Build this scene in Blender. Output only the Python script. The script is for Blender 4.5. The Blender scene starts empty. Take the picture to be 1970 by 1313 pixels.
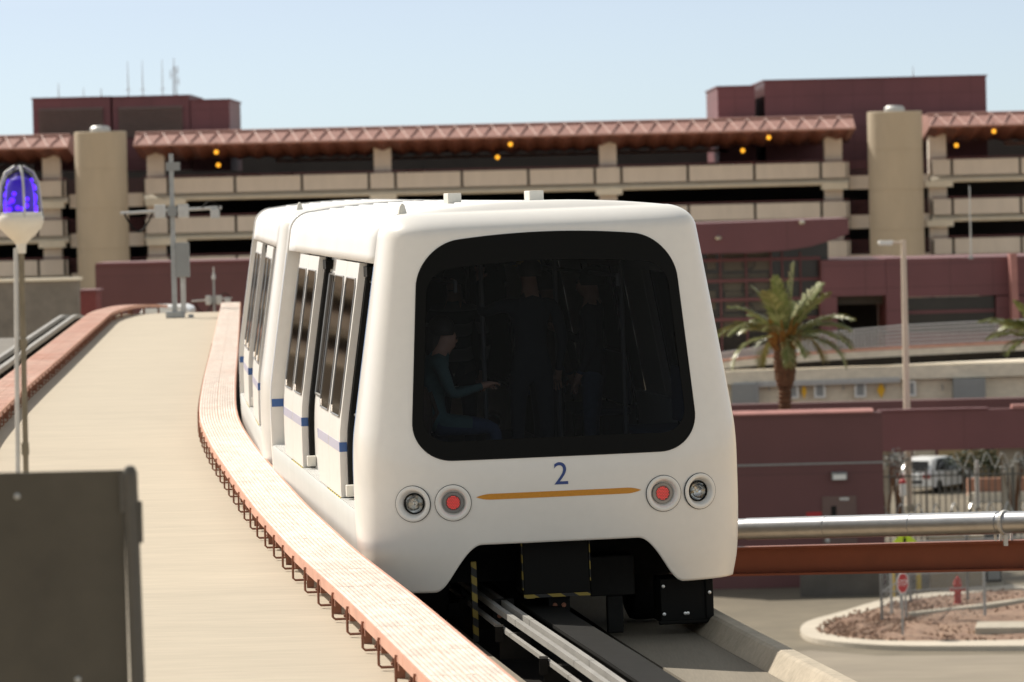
import bpy, bmesh, math, random
from mathutils import Vector, Matrix
random.seed(7)
PI = math.pi
sc = bpy.context.scene
COL = sc.collection

# ------------------------------------------------------------------ camera
F = 9200.0; CZ = 3.4
PITCH = (656.5-360)/F; ROLL = 0.024
fw = Vector((0, math.cos(PITCH), -math.sin(PITCH)))
r0 = Vector((1, 0, 0)); u0 = r0.cross(fw)
rt = math.cos(ROLL)*r0 - math.sin(ROLL)*u0
up = math.cos(ROLL)*u0 + math.sin(ROLL)*r0
cpos = Vector((0, 0, CZ))
cam = bpy.data.cameras.new('camera'); cam_o = bpy.data.objects.new('camera', cam); COL.objects.link(cam_o)
M = Matrix.Identity(4)
for i in range(3):
    M[i][0] = rt[i]; M[i][1] = up[i]; M[i][2] = -fw[i]; M[i][3] = cpos[i]
cam_o.matrix_world = M
cam.sensor_width = 36; cam.lens = F/1970*36; cam.clip_start = .5; cam.clip_end = 6000
cam.dof.use_dof = True; cam.dof.focus_distance = 36.5; cam.dof.aperture_fstop = 4.9; cam.dof.aperture_blades = 0
sc.camera = cam_o

def ray(x, y):
    return fw + rt*((x-985)/F) + up*((656.5-y)/F)
def at(x, y, Y):
    d = ray(x, y); return cpos + d*(Y/d.y)
def onz(x, y, z):
    d = ray(x, y); return cpos + d*((z-CZ)/d.z)

# ------------------------------------------------------------------ materials
def mat(name, col, rough=.6, metal=0, var=.12, scale=3.0, fine=None, bump=0, bscale=40, stretch=(1,1,1), spec=.5, coat=0, tint2=None, coords='Object'):
    m = bpy.data.materials.new(name); m.use_nodes = True
    nt = m.node_tree; n = nt.nodes; l = nt.links
    b = n['Principled BSDF']
    b.inputs['Roughness'].default_value = rough; b.inputs['Metallic'].default_value = metal
    b.inputs['Specular IOR Level'].default_value = spec
    if coat: b.inputs['Coat Weight'].default_value = coat; b.inputs['Coat Roughness'].default_value = .08
    c1 = (*col, 1)
    if var or tint2:
        tc = n.new('ShaderNodeTexCoord'); mp = n.new('ShaderNodeMapping'); mp.inputs['Scale'].default_value = stretch
        l.new(tc.outputs[coords], mp.inputs['Vector'])
        nz = n.new('ShaderNodeTexNoise'); nz.inputs['Scale'].default_value = scale; nz.inputs['Detail'].default_value = 8; nz.inputs['Roughness'].default_value = .65
        l.new(mp.outputs['Vector'], nz.inputs['Vector'])
        rp = n.new('ShaderNodeValToRGB'); rp.color_ramp.elements[0].position = .3; rp.color_ramp.elements[1].position = .7
        lo = tint2 if tint2 else tuple(max(0, c*(1-var)) for c in col)
        hi = col if tint2 else tuple(min(1, c*(1+var)) for c in col)
        rp.color_ramp.elements[0].color = (*lo, 1); rp.color_ramp.elements[1].color = (*hi, 1)
        l.new(nz.outputs['Fac'], rp.inputs['Fac'])
        out = rp.outputs['Color']
        if fine:
            n2 = n.new('ShaderNodeTexNoise'); n2.inputs['Scale'].default_value = fine[0]; n2.inputs['Detail'].default_value = 4
            l.new(mp.outputs['Vector'], n2.inputs['Vector'])
            mr = n.new('ShaderNodeMapRange'); mr.inputs['From Min'].default_value = .3; mr.inputs['From Max'].default_value = .7
            mr.inputs['To Min'].default_value = 1-fine[1]; mr.inputs['To Max'].default_value = 1+fine[1]
            l.new(n2.outputs['Fac'], mr.inputs['Value'])
            mx = n.new('ShaderNodeMix'); mx.data_type = 'RGBA'; mx.blend_type = 'MULTIPLY'; mx.inputs['Factor'].default_value = 1
            l.new(out, mx.inputs[6]); l.new(mr.outputs['Result'], mx.inputs[7]); out = mx.outputs[2]
        l.new(out, b.inputs['Base Color'])
        if bump:
            n3 = n.new('ShaderNodeTexNoise'); n3.inputs['Scale'].default_value = bscale; n3.inputs['Detail'].default_value = 5
            l.new(mp.outputs['Vector'], n3.inputs['Vector'])
            bp = n.new('ShaderNodeBump'); bp.inputs['Strength'].default_value = bump; bp.inputs['Distance'].default_value = .02
            l.new(n3.outputs['Fac'], bp.inputs['Height']); l.new(bp.outputs['Normal'], b.inputs['Normal'])
    else:
        b.inputs['Base Color'].default_value = c1
    return m

def emis(name, col, strength, base=(.05,.05,.05)):
    m = bpy.data.materials.new(name); m.use_nodes = True
    b = m.node_tree.nodes['Principled BSDF']
    b.inputs['Base Color'].default_value = (*base, 1)
    b.inputs['Emission Color'].default_value = (*col, 1); b.inputs['Emission Strength'].default_value = strength
    return m

def glass(name, tint, ior=1.35, rough=.02, gl=(1,1,1)):
    m = bpy.data.materials.new(name); m.use_nodes = True
    nt = m.node_tree; n = nt.nodes; l = nt.links
    for x in list(n):
        if x.type != 'OUTPUT_MATERIAL': n.remove(x)
    o = [x for x in n if x.type == 'OUTPUT_MATERIAL'][0]
    t = n.new('ShaderNodeBsdfTransparent'); t.inputs['Color'].default_value = (*tint, 1)
    g = n.new('ShaderNodeBsdfGlossy'); g.inputs['Roughness'].default_value = rough; g.inputs['Color'].default_value = (*gl, 1)
    f = n.new('ShaderNodeFresnel'); f.inputs['IOR'].default_value = ior
    mx = n.new('ShaderNodeMixShader'); l.new(f.outputs[0], mx.inputs[0]); l.new(t.outputs[0], mx.inputs[1]); l.new(g.outputs[0], mx.inputs[2])
    l.new(mx.outputs[0], o.inputs['Surface'])
    return m

def stripes(name, c1, c2, freq, vec=(1,0,0), rough=.6, duty=.5, zig=False):
    m = bpy.data.materials.new(name); m.use_nodes = True
    nt = m.node_tree; n = nt.nodes; l = nt.links; b = n['Principled BSDF']; b.inputs['Roughness'].default_value = rough
    tc = n.new('ShaderNodeTexCoord'); d = n.new('ShaderNodeVectorMath'); d.operation = 'DOT_PRODUCT'; d.inputs[1].default_value = vec
    l.new(tc.outputs['Object'], d.inputs[0])
    mu = n.new('ShaderNodeMath'); mu.operation = 'MULTIPLY'; mu.inputs[1].default_value = freq; l.new(d.outputs['Value'], mu.inputs[0])
    fr = n.new('ShaderNodeMath'); fr.operation = 'FRACT'; l.new(mu.outputs[0], fr.inputs[0])
    gt = n.new('ShaderNodeMath'); gt.operation = 'GREATER_THAN'; gt.inputs[1].default_value = duty; l.new(fr.outputs[0], gt.inputs[0])
    mx = n.new('ShaderNodeMix'); mx.data_type = 'RGBA'; mx.inputs[6].default_value = (*c1, 1); mx.inputs[7].default_value = (*c2, 1)
    l.new(gt.outputs[0], mx.inputs[0]); l.new(mx.outputs[2], b.inputs['Base Color'])
    return m

def panel_mat(name, col, bw, bh, line=.55, rough=.55, off=0.0, sz=.02):
    """wall panels with fine joints (brick texture on X/Z)"""
    m = bpy.data.materials.new(name); m.use_nodes = True
    nt = m.node_tree; n = nt.nodes; l = nt.links; b = n['Principled BSDF']; b.inputs['Roughness'].default_value = rough
    tc = n.new('ShaderNodeTexCoord'); sp = n.new('ShaderNodeSeparateXYZ'); cb = n.new('ShaderNodeCombineXYZ')
    l.new(tc.outputs['Object'], sp.inputs[0]); l.new(sp.outputs['X'], cb.inputs['X']); l.new(sp.outputs['Z'], cb.inputs['Y'])
    br = n.new('ShaderNodeTexBrick'); br.offset = off; br.inputs['Scale'].default_value = 1
    br.inputs['Brick Width'].default_value = bw; br.inputs['Row Height'].default_value = bh; br.inputs['Mortar Size'].default_value = sz
    br.inputs['Color1'].default_value = (*col, 1); br.inputs['Color2'].default_value = (*[c*.93 for c in col], 1)
    br.inputs['Mortar'].default_value = (*[c*line for c in col], 1)
    l.new(cb.outputs[0], br.inputs['Vector'])
    nz = n.new('ShaderNodeTexNoise'); nz.inputs['Scale'].default_value = .35; nz.inputs['Detail'].default_value = 6
    l.new(tc.outputs['Object'], nz.inputs['Vector'])
    mr = n.new('ShaderNodeMapRange'); mr.inputs['From Min'].default_value = .3; mr.inputs['From Max'].default_value = .7; mr.inputs['To Min'].default_value = .9; mr.inputs['To Max'].default_value = 1.1
    l.new(nz.outputs['Fac'], mr.inputs['Value'])
    mx = n.new('ShaderNodeMix'); mx.data_type = 'RGBA'; mx.blend_type = 'MULTIPLY'; mx.inputs['Factor'].default_value = 1
    l.new(br.outputs['Color'], mx.inputs[6]); l.new(mr.outputs['Result'], mx.inputs[7]); l.new(mx.outputs[2], b.inputs['Base Color'])
    return m

K = {}
K['white'] = mat('white_paint', (.80,.775,.735), .32, var=.025, scale=1.2, coat=.25, fine=(14,.012))
K['white2'] = mat('white_door_paint', (.78,.755,.72), .35, var=.03, scale=1.5, fine=(9,.02))
K['offwhite'] = mat('cream_plastic', (.72,.69,.62), .45, var=.04, scale=9)
K['roofw'] = mat('white_roof_paint', (.74,.74,.74), .45, var=.05, scale=1.0)
K['grey_skirt'] = mat('grey_skirt_paint', (.55,.56,.54), .5, var=.07, scale=1.5, stretch=(1,1,.3))
K['black'] = mat('black_gloss', (.007,.007,.0065), .6, var=0, spec=.12)
K['frit'] = mat('black_frit', (.0045,.0043,.0037), .4, var=0, spec=.09)
K['rubber'] = mat('black_rubber', (.014,.014,.014), .8, var=.2, scale=10, spec=.15)
K['dark_steel'] = mat('dark_steel', (.012,.012,.0115), .7, var=.3, scale=6, spec=.12)
K['chrome'] = mat('chrome', (.75,.75,.74), .16, 1, var=.03, scale=8)
K['frame_metal'] = mat('window_frame_metal', (.22,.215,.21), .35, .8, var=.1, scale=10)
K['alu'] = mat('aluminium', (.62,.62,.61), .38, 1, var=.1, scale=10)
K['blue'] = mat('blue_paint', (.035,.11,.33), .4, var=.05, scale=20)
K['blue_glare'] = mat('blue_washed_by_glare', (.48,.47,.60), .35, var=.05, scale=10)  # the blue band paled, sun glare on the door faces painted in
K['line_blue'] = mat('light_blue_line', (.20,.36,.70), .4, var=.03)
K['digit'] = mat('digit_blue', (.018,.05,.22), .4, var=.05)
K['orange'] = mat('orange_film', (.60,.25,.012), .45, var=.12, scale=30, stretch=(1,1,4))
K['glass_front'] = glass('windscreen_glass', (.42,.45,.50), 1.16)
K['glass_side'] = glass('side_glass', (.16,.14,.125), 1.38, .05, gl=(.75,.68,.62))
K['glass_lens'] = glass('lens_glass', (.85,.86,.88), 1.45)
K['led'] = emis('red_led', (1,.07,.06), .55, (.5,.02,.02))
K['led_back'] = mat('led_back', (.11,.05,.045), .3, var=.2, scale=40)
K['bulb'] = mat('bulb', (.7,.68,.6), .1, .6, var=.1, scale=30)
K['yellow'] = mat('yellow_paint', (.62,.42,.03), .5, var=.12, scale=6)
K['hazard'] = stripes('hazard_stripes', (.012,.012,.012), (.26,.19,.03), 5.0, (1,0,1.6))
K['hazard_sill'] = stripes('hazard_sill', (.03,.03,.03), (.62,.50,.05), 4.6, (0,1,0), duty=.42)
K['tread'] = stripes('tread_plate', (.09,.10,.10), (.62,.62,.60), 7.0, (2.2,1,0), duty=.3)
K['deck'] = mat('deck_concrete', (.52,.452,.352), .9, var=0, tint2=(.465,.405,.315), scale=.9, stretch=(.45,2.6,1), fine=(5,.06), bump=.2, bscale=30, coords='Generated' if False else 'Object')
K['conc'] = mat('concrete', (.44,.395,.32), .9, var=.13, scale=1.6, fine=(25,.07), bump=.2)
K['conc_dark'] = mat('concrete_grey', (.20,.185,.165), .9, var=.2, scale=1.2, fine=(20,.1))
K['kerb_stain'] = mat('parapet_concrete', (.44,.38,.295), .9, var=.16, scale=1.4, fine=(18,.1), bump=.25)
K['track'] = mat('running_pad', (.23,.20,.155), .9, var=.10, scale=.8, stretch=(5,.25,1), fine=(14,.08))
K['low_grey'] = mat('shaded_grey_wall', (.10,.092,.085), .9, var=.25, scale=.8)  # grey darkened, the shadow at the building's foot put into the colour
K['fence_steel'] = mat('fence_steel', (.10,.095,.085), .6, var=.15, scale=4)
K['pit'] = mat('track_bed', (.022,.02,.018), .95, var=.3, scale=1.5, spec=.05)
K['tray'] = mat('tray_fibreglass', (.82,.765,.69), .7, var=0, tint2=(.77,.63,.545), scale=.9, stretch=(2.2,.8,1), fine=(5,.16))
K['tray_under'] = mat('tray_base', (.62,.45,.37), .8, var=.2, scale=3)
K['tray_edge'] = mat('tray_edge', (.62,.33,.235), .75, var=.14, scale=2.5)
K['tray_old'] = mat('tray_worn', (.66,.47,.39), .8, var=0, tint2=(.52,.24,.17), scale=.6, fine=(4,.2))
K['rust'] = mat('rusty_bracket', (.27,.115,.07), .75, .2, var=.3, scale=14)
K['rail'] = mat('power_rail', (.33,.32,.30), .6, 0, var=.15, scale=5, stretch=(1,.3,1))
K['maroon'] = mat('maroon_panels', (.165,.058,.064), .6, var=.08, scale=.5)
K['maroon_p'] = panel_mat('maroon_panel_wall', (.175,.062,.069), 2.4, 1.3)
K['maroon_f'] = panel_mat('maroon_wide_panels', (.165,.058,.065), 5.2, 2.0)
K['maroon_b'] = panel_mat('maroon_block', (.132,.050,.052), 60, 1.95, line=.8, sz=.03)
K['cap'] = mat('sunlit_maroon', (.42,.19,.17), .6, var=.15, scale=1)  # maroon lightened to pink, sunlight put into the colour
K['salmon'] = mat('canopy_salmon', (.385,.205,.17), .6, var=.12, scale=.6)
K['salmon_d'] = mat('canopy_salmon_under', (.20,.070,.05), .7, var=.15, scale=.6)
K['strut'] = mat('canopy_strut', (.44,.245,.205), .6, var=.08, scale=1)
K['parapet'] = mat('tan_precast', (.68,.605,.525), .9, var=.07, scale=1.1, stretch=(1,1,.25))
K['strip'] = mat('cream_slab_edge', (.74,.68,.56), .85, var=.08, scale=.6)
K['tower'] = mat('tower_concrete', (.47,.395,.295), .9, var=.08, scale=.5, stretch=(1,1,.3), bump=.15, bscale=3)
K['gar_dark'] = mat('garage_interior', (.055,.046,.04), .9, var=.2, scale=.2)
K['ledge'] = mat('elevated_road_concrete', (.74,.665,.54), .9, var=.10, scale=.5, stretch=(1,1,2), fine=(3,.08))
K['galv'] = mat('galvanised', (.36,.37,.37), .5, .5, var=.15, scale=8)
K['galv_l'] = mat('galvanised_light', (.52,.52,.51), .5, .3, var=.12, scale=8)
K['pole_cream'] = mat('cream_pole', (.66,.56,.46), .6, var=.06, scale=2)
K['pole_dark'] = mat('grimy_pole', (.20,.17,.12), .7, var=.25, scale=6)
K['box_grey'] = mat('grey_cabinet', (.27,.28,.28), .6, var=.06, scale=3)
K['win_dark'] = mat('dark_window', (.022,.020,.018), .15, var=.2, scale=1)
K['win_tan'] = mat('tan_blind_window', (.105,.088,.060), .5, var=.2, scale=.6)
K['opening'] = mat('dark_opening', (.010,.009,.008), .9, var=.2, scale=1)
K['board'] = mat('board_olive', (.065,.058,.044), .7, var=.2, scale=3)
K['boardpost'] = mat('board_post', (.075,.071,.062), .6, var=.15, scale=5)
K['asphalt'] = mat('asphalt_lot', (.175,.148,.105), .95, var=.14, scale=.12, fine=(.9,.13), bump=.2, bscale=5)
K['road'] = mat('road_lot', (.28,.24,.185), .95, var=.12, scale=.2, stretch=(.5,2,1), fine=(1.2,.1))
K['gravel'] = mat('red_gravel', (.32,.215,.15), .95, var=0, tint2=(.22,.13,.09), scale=1.2, fine=(9,.4), bump=1, bscale=12)
K['kerb'] = mat('kerb_concrete', (.56,.50,.41), .9, var=.1, scale=1)
K['desert'] = mat('apron_ground', (.52,.385,.24), .95, var=.2, scale=.02)
K['pipe'] = mat('pipe_cladding', (.40,.41,.43), .36, .85, var=.12, scale=2, stretch=(.3,4,4))
K['beam_red'] = mat('red_oxide_beam', (.205,.058,.031), .6, var=.15, scale=1.2)
K['stop_red'] = mat('sign_red', (.42,.02,.025), .5, var=.06)
K['sign_white'] = mat('sign_white', (.75,.75,.73), .5, var=.03)
K['sign_yel'] = mat('sign_yellow', (.75,.42,.01), .5, var=.05)
K['sign_lime'] = mat('sign_lime', (.55,.75,.03), .5, var=.05)
K['hydrant'] = mat('hydrant_red', (.42,.06,.05), .5, var=.12, scale=5)
K['trunk'] = mat('palm_trunk', (.135,.065,.032), .95, var=.4, scale=6, stretch=(1,1,.6), bump=1, bscale=8)
K['boots'] = mat('palm_boots', (.32,.155,.03), .9, var=.35, scale=7)
K['frond'] = mat('palm_leaf', (.215,.235,.075), .45, var=.45, scale=1.6, spec=.6)
K['frond_y'] = mat('palm_leaf_pale', (.37,.36,.16), .4, var=.3, scale=2, spec=.6)
K['car_white'] = mat('car_white', (.78,.78,.77), .25, var=.02, coat=.5)
K['car_dark'] = mat('car_dark', (.03,.035,.05), .25, var=.1, coat=.5)
K['car_silver'] = mat('car_silver', (.35,.36,.38), .3, .5, var=.05)
K['car_red'] = mat('car_red', (.25,.03,.03), .3, var=.05, coat=.5)
K['tail'] = mat('tail_red', (.35,.02,.02), .25, var=.05)
K['pole_grey'] = mat('grab_pole_paint', (.10,.10,.10), .5, var=.05)
K['seat'] = mat('seat_blue', (.03,.05,.12), .6, var=.1)
K['inwall'] = mat('interior_panel', (.20,.195,.19), .6, var=.05)
K['infloor'] = mat('interior_floor', (.06,.06,.065), .8, var=.1)
K['skin'] = mat('skin', (.42,.24,.17), .5, var=.08, scale=20)
K['teal'] = mat('teal_fabric', (.07,.13,.13), .8, var=.1, scale=20)
K['jacket'] = stripes('striped_jacket', (.16,.155,.14), (.05,.05,.05), 5.0, (0,.25,1), .85)
K['navy'] = mat('navy_fabric', (.025,.028,.04), .85, var=.1, scale=20)
K['denim'] = mat('denim', (.05,.07,.12), .85, var=.15, scale=30)
K['hair'] = mat('dark_hair', (.02,.014,.01), .6, var=.2, scale=40)
K['cap_y'] = mat('ochre_cap', (.30,.22,.07), .8, var=.1)
K['bag'] = mat('brown_bag', (.06,.035,.02), .6, var=.2, scale=20)
K['dome_blue'] = emis('beacon_blue', (.09,.01,.95), 1.6, (.03,.01,.4))
K['dome_dark'] = emis('beacon_violet', (.05,.005,.6), .22, (.02,.008,.22))
K['dome_glass'] = glass('beacon_dome', (.80,.80,.86), 1.35)
K['lamp_amber'] = emis('amber_lamp', (1,.42,.03), .75, (.6,.3,.02))
K['barricade'] = mat('terracotta_planter', (.40,.20,.13), .9, var=.2, scale=.8)
K['wire'] = mat('razor_wire', (.5,.5,.49), .35, .7, var=.1)

# ------------------------------------------------------------------ mesh builder
class MB:
    def __init__(s): s.v = []; s.f = []; s.m = []
    def add(s, vs, fs, mi=0):
        o = len(s.v); s.v += [tuple(p) for p in vs]
        for f in fs: s.f.append(tuple(i+o for i in f)); s.m.append(mi)
        return s
    def box(s, c, d, mi=0, R=None):
        vs = []
        for sx in (-.5,.5):
            for sy in (-.5,.5):
                for sz in (-.5,.5):
                    p = Vector((sx*d[0], sy*d[1], sz*d[2]))
                    if R is not None: p = R @ p
                    vs.append(p+Vector(c))
        return s.add(vs, [(0,1,3,2),(4,6,7,5),(0,4,5,1),(2,3,7,6),(0,2,6,4),(1,5,7,3)], mi)
    def bb(s, a, b, mi=0):
        return s.box([(a[i]+b[i])/2 for i in range(3)], [abs(b[i]-a[i]) for i in range(3)], mi)
    def tube(s, pts, r, n=8, mi=0, caps=True, closed=False):
        pts = [Vector(p) for p in pts]; rs = r if isinstance(r, (list, tuple)) else [r]*len(pts)
        vs = []; fs = []; prev = None
        N = len(pts)
        for i, p in enumerate(pts):
            if closed: t = pts[(i+1) % N]-pts[i-1]
            else: t = pts[min(i+1, N-1)]-pts[max(i-1, 0)]
            t.normalize()
            a = prev if prev is not None else (Vector((0,0,1)) if abs(t.z) < .9 else Vector((1,0,0)))
            b = t.cross(a)
            if b.length < 1e-6: b = t.cross(Vector((.3,.5,.8)))
            b.normalize(); a = b.cross(t); a.normalize(); prev = a
            for k in range(n):
                an = 2*PI*k/n; vs.append(p+(a*math.cos(an)+b*math.sin(an))*rs[i])
        for i in range(N if closed else N-1):
            j = (i+1) % N
            for k in range(n): fs.append((i*n+k, i*n+(k+1) % n, j*n+(k+1) % n, j*n+k))
        if caps and not closed: fs.append(tuple(range(n-1,-1,-1))); fs.append(tuple((N-1)*n+k for k in range(n)))
        return s.add(vs, fs, mi)
    def lathe(s, prof, c=(0,0,0), n=24, mi=0, R=None):
        """prof: (r, h) pairs about local z"""
        vs = []; fs = []
        for r, h in prof:
            for k in range(n):
                an = 2*PI*k/n; p = Vector((r*math.cos(an), r*math.sin(an), h))
                if R is not None: p = R @ p
                vs.append(p+Vector(c))
        for i in range(len(prof)-1):
            for k in range(n): fs.append((i*n+k, i*n+(k+1) % n, (i+1)*n+(k+1) % n, (i+1)*n+k))
        if prof[0][0] > 1e-4: fs.append(tuple(range(n-1,-1,-1)))
        if prof[-1][0] > 1e-4: fs.append(tuple((len(prof)-1)*n+k for k in range(n)))
        return s.add(vs, fs, mi)
    def ring(s, prof, c=(0,0,0), n=32, mi=0, R=None):
        vs = []; fs = []
        for r, h in prof:
            for k in range(n):
                an = 2*PI*k/n; p = Vector((r*math.cos(an), r*math.sin(an), h))
                if R is not None: p = R @ p
                vs.append(p+Vector(c))
        for i in range(len(prof)-1):
            for k in range(n): fs.append((i*n+k, i*n+(k+1) % n, (i+1)*n+(k+1) % n, (i+1)*n+k))
        return s.add(vs, fs, mi)
    def prism(s, poly, axis, a, b, mi=0):
        """poly of 2-D points extruded along axis ('x': (y,z), 'y': (x,z), 'z': (x,y))"""
        def P(q, t):
            return {'x': (t, q[0], q[1]), 'y': (q[0], t, q[1]), 'z': (q[0], q[1], t)}[axis]
        n = len(poly)
        vs = [P(q, a) for q in poly]+[P(q, b) for q in poly]
        fs = [tuple(range(n)), tuple(range(2*n-1, n-1, -1))]+[(i, i+n, (i+1) % n+n, (i+1) % n) for i in range(n)]
        return s.add(vs, fs, mi)
    def grid(s, rows, mi=0, close=False):
        n = len(rows[0]); vs = [p for r in rows for p in r]; fs = []
        for i in range(len(rows)-1):
            for k in range(n if close else n-1): fs.append((i*n+k, i*n+(k+1) % n, (i+1)*n+(k+1) % n, (i+1)*n+k))
        return s.add(vs, fs, mi)
    def build(s, name, mats, parent=None, smooth=False, bevel=0, solid=0, angle=35, loc=None):
        me = bpy.data.meshes.new(name); me.from_pydata(s.v, [], s.f)
        if not isinstance(mats, (list, tuple)): mats = [mats]
        for m in mats: me.materials.append(K[m] if isinstance(m, str) else m)
        for p, mi in zip(me.polygons, s.m): p.material_index = min(mi, len(mats)-1)
        bm = bmesh.new(); bm.from_mesh(me); bmesh.ops.recalc_face_normals(bm, faces=bm.faces); bm.to_mesh(me); bm.free()
        if smooth:
            me.polygons.foreach_set('use_smooth', [True]*len(me.polygons))
            if angle < 180: me.set_sharp_from_angle(angle=math.radians(angle))
        o = bpy.data.objects.new(name, me); COL.objects.link(o)
        if parent is not None: o.parent = parent
        if loc is not None: o.location = loc
        if bevel:
            b = o.modifiers.new('bevel', 'BEVEL'); b.width = bevel; b.segments = 2; b.limit_method = 'ANGLE'
        if solid:
            b = o.modifiers.new('solid', 'SOLIDIFY'); b.thickness = solid; b.offset = -1
        return o

def tag(o, label=None, cat=None, group=None, kind=None):
    if label: o['label'] = label
    if cat: o['category'] = cat
    if group: o['group'] = group
    if kind: o['kind'] = kind
    return o
def thing(name, label, cat, loc=(0,0,0), rot=(0,0,0), group=None):
    o = bpy.data.objects.new(name, None); COL.objects.link(o); o.location = loc; o.rotation_euler = rot
    o.empty_display_size = .2
    return tag(o, label, cat, group)
def struct(o): o['kind'] = 'structure'; return o
def copy_tree(o, parent=None, skip=()):
    c = o.copy(); COL.objects.link(c)
    if parent is not None: c.parent = parent
    for ch in list(o.children):
        if ch.name.split('.')[0] in skip: continue
        copy_tree(ch, c, skip)
    return c
def text_mesh(s, size):
    cu = bpy.data.curves.new('txt', 'FONT'); cu.body = s; cu.size = size; cu.align_x = 'CENTER'; cu.align_y = 'CENTER'; cu.extrude = .0; cu.resolution_u = 6
    o = bpy.data.objects.new('txt', cu); COL.objects.link(o)
    dg = bpy.context.evaluated_depsgraph_get(); me = bpy.data.meshes.new_from_object(o.evaluated_get(dg))
    bpy.data.objects.remove(o); bpy.data.curves.remove(cu)
    return me
def lerp(a, b, t): return a+(b-a)*t
def interp(tab, x):
    if x <= tab[0][0]:
        (x0, y0), (x1, y1) = tab[0], tab[1]
    elif x >= tab[-1][0]:
        (x0, y0), (x1, y1) = tab[-2], tab[-1]
    else:
        for (x0, y0), (x1, y1) in zip(tab, tab[1:]):
            if x0 <= x <= x1: break
    return y0+(y1-y0)*(x-x0)/(x1-x0)
def smooth_tab(tab, x):
    """cubic hermite through the table, for gentle curves"""
    n = len(tab)
    if x <= tab[0][0] or x >= tab[-1][0]: return interp(tab, x)
    for i in range(n-1):
        if tab[i][0] <= x <= tab[i+1][0]: break
    def sl(k):
        if k == 0: return (tab[1][1]-tab[0][1])/(tab[1][0]-tab[0][0])
        if k == n-1: return (tab[-1][1]-tab[-2][1])/(tab[-1][0]-tab[-2][0])
        return (tab[k+1][1]-tab[k-1][1])/(tab[k+1][0]-tab[k-1][0])
    h = tab[i+1][0]-tab[i][0]; t = (x-tab[i][0])/h
    return ((2*t**3-3*t*t+1)*tab[i][1]+(t**3-2*t*t+t)*h*sl(i)+(-2*t**3+3*t*t)*tab[i+1][1]+(t**3-t*t)*h*sl(i+1))

# ------------------------------------------------------------------ world and sun
SUN_EL = math.radians(42); sh = Vector((-.69, .72, 0)).normalized()
to_sun = Vector((sh.x*math.cos(SUN_EL), sh.y*math.cos(SUN_EL), math.sin(SUN_EL)))
w = bpy.data.worlds.new('World'); sc.world = w; w.use_nodes = True
nt = w.node_tree; bg = nt.nodes['Background']
sky = nt.nodes.new('ShaderNodeTexSky'); sky.sky_type = 'NISHITA'; sky.sun_disc = False
sky.sun_elevation = SUN_EL; sky.sun_rotation = math.atan2(sh.x, sh.y) % (2*PI)
sky.altitude = 600; sky.air_density = 1.0; sky.dust_density = .25; sky.ozone_density = 2.5
tc = nt.nodes.new('ShaderNodeTexCoord'); sp = nt.nodes.new('ShaderNodeSeparateXYZ'); nt.links.new(tc.outputs['Generated'], sp.inputs[0])
rp = nt.nodes.new('ShaderNodeValToRGB'); nt.links.new(sp.outputs['Z'], rp.inputs['Fac'])
e_ = rp.color_ramp.elements; e_[0].position = .004; e_[0].color = (.262,.33,.475,1); e_[1].position = .04; e_[1].color = (.30,.305,.395,1)
q = e_.new(.30); q.color = (1.65,1.0,.52,1)
q = e_.new(.75); q.color = (.95,.62,.37,1)
mx = nt.nodes.new('ShaderNodeMix'); mx.data_type = 'RGBA'; mx.blend_type = 'MULTIPLY'; mx.inputs['Factor'].default_value = 1
nt.links.new(sky.outputs[0], mx.inputs[6]); nt.links.new(rp.outputs['Color'], mx.inputs[7])
nt.links.new(mx.outputs[2], bg.inputs['Color']); bg.inputs['Strength'].default_value = .15
sl = bpy.data.lights.new('sun', 'SUN'); sl.energy = 2.7; sl.angle = math.radians(.5); sl.color = (1, .93, .82)
so = bpy.data.objects.new('sun', sl); COL.objects.link(so); so.rotation_euler = to_sun.to_track_quat('Z', 'Y').to_euler()
sc.view_settings.view_transform = 'Standard'; sc.view_settings.look = 'None'; sc.view_settings.exposure = 1.0; sc.view_settings.gamma = 1
sc.cycles.max_bounces = 8; sc.cycles.transparent_max_bounces = 16

#PARTS
# ================================================================== GROUND
GZ = -10.6
g = MB().add([(-3000,-400,GZ),(3000,-400,GZ),(3000,5000,GZ),(-3000,5000,GZ)], [(0,1,2,3)]); struct(g.build('ground', 'desert'))
lot = MB().add([(-2,60,GZ+.004),(60,60,GZ+.004),(60,260,GZ+.004),(-2,260,GZ+.004)], [(0,1,2,3)]); struct(lot.build('parking_lot', 'asphalt'))
rd = MB()
pts = [onz(1300,1330,GZ+.008), onz(2200,1330,GZ+.008), onz(2200,1258,GZ+.008), onz(1690,1262,GZ+.008), onz(1560,1252,GZ+.008), onz(1300,1275,GZ+.008)]
rd.add(pts, [tuple(range(len(pts)))]); struct(rd.build('road', 'road'))
# kerbed gravel island
def smooth_poly(P, it=2):
    for _ in range(it):
        Q = []
        for i in range(len(P)):
            a, b = Vector(P[i]), Vector(P[(i+1) % len(P)])
            Q += [a*.75+b*.25, a*.25+b*.75]
        P = Q
    return P
outer = smooth_poly([onz(*p, GZ) for p in [(1536,1220),(1552,1203),(1620,1186),(1690,1163),(1775,1149),(2050,1124),(2050,1252),(1830,1253),(1700,1252),(1610,1245),(1552,1236)]])
inner = smooth_poly([onz(*p, GZ) for p in [(1580,1219),(1600,1204),(1640,1194),(1705,1172),(1785,1157),(2046,1132),(2046,1240),(1830,1243),(1700,1243),(1630,1237),(1590,1229)]])
k = MB(); n = len(outer)
kz = GZ+.15
vs = [(p.x,p.y,GZ) for p in outer]+[(p.x,p.y,kz) for p in outer]+[(p.x,p.y,kz) for p in inner]+[(p.x,p.y,GZ) for p in inner]
fs = []
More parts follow.
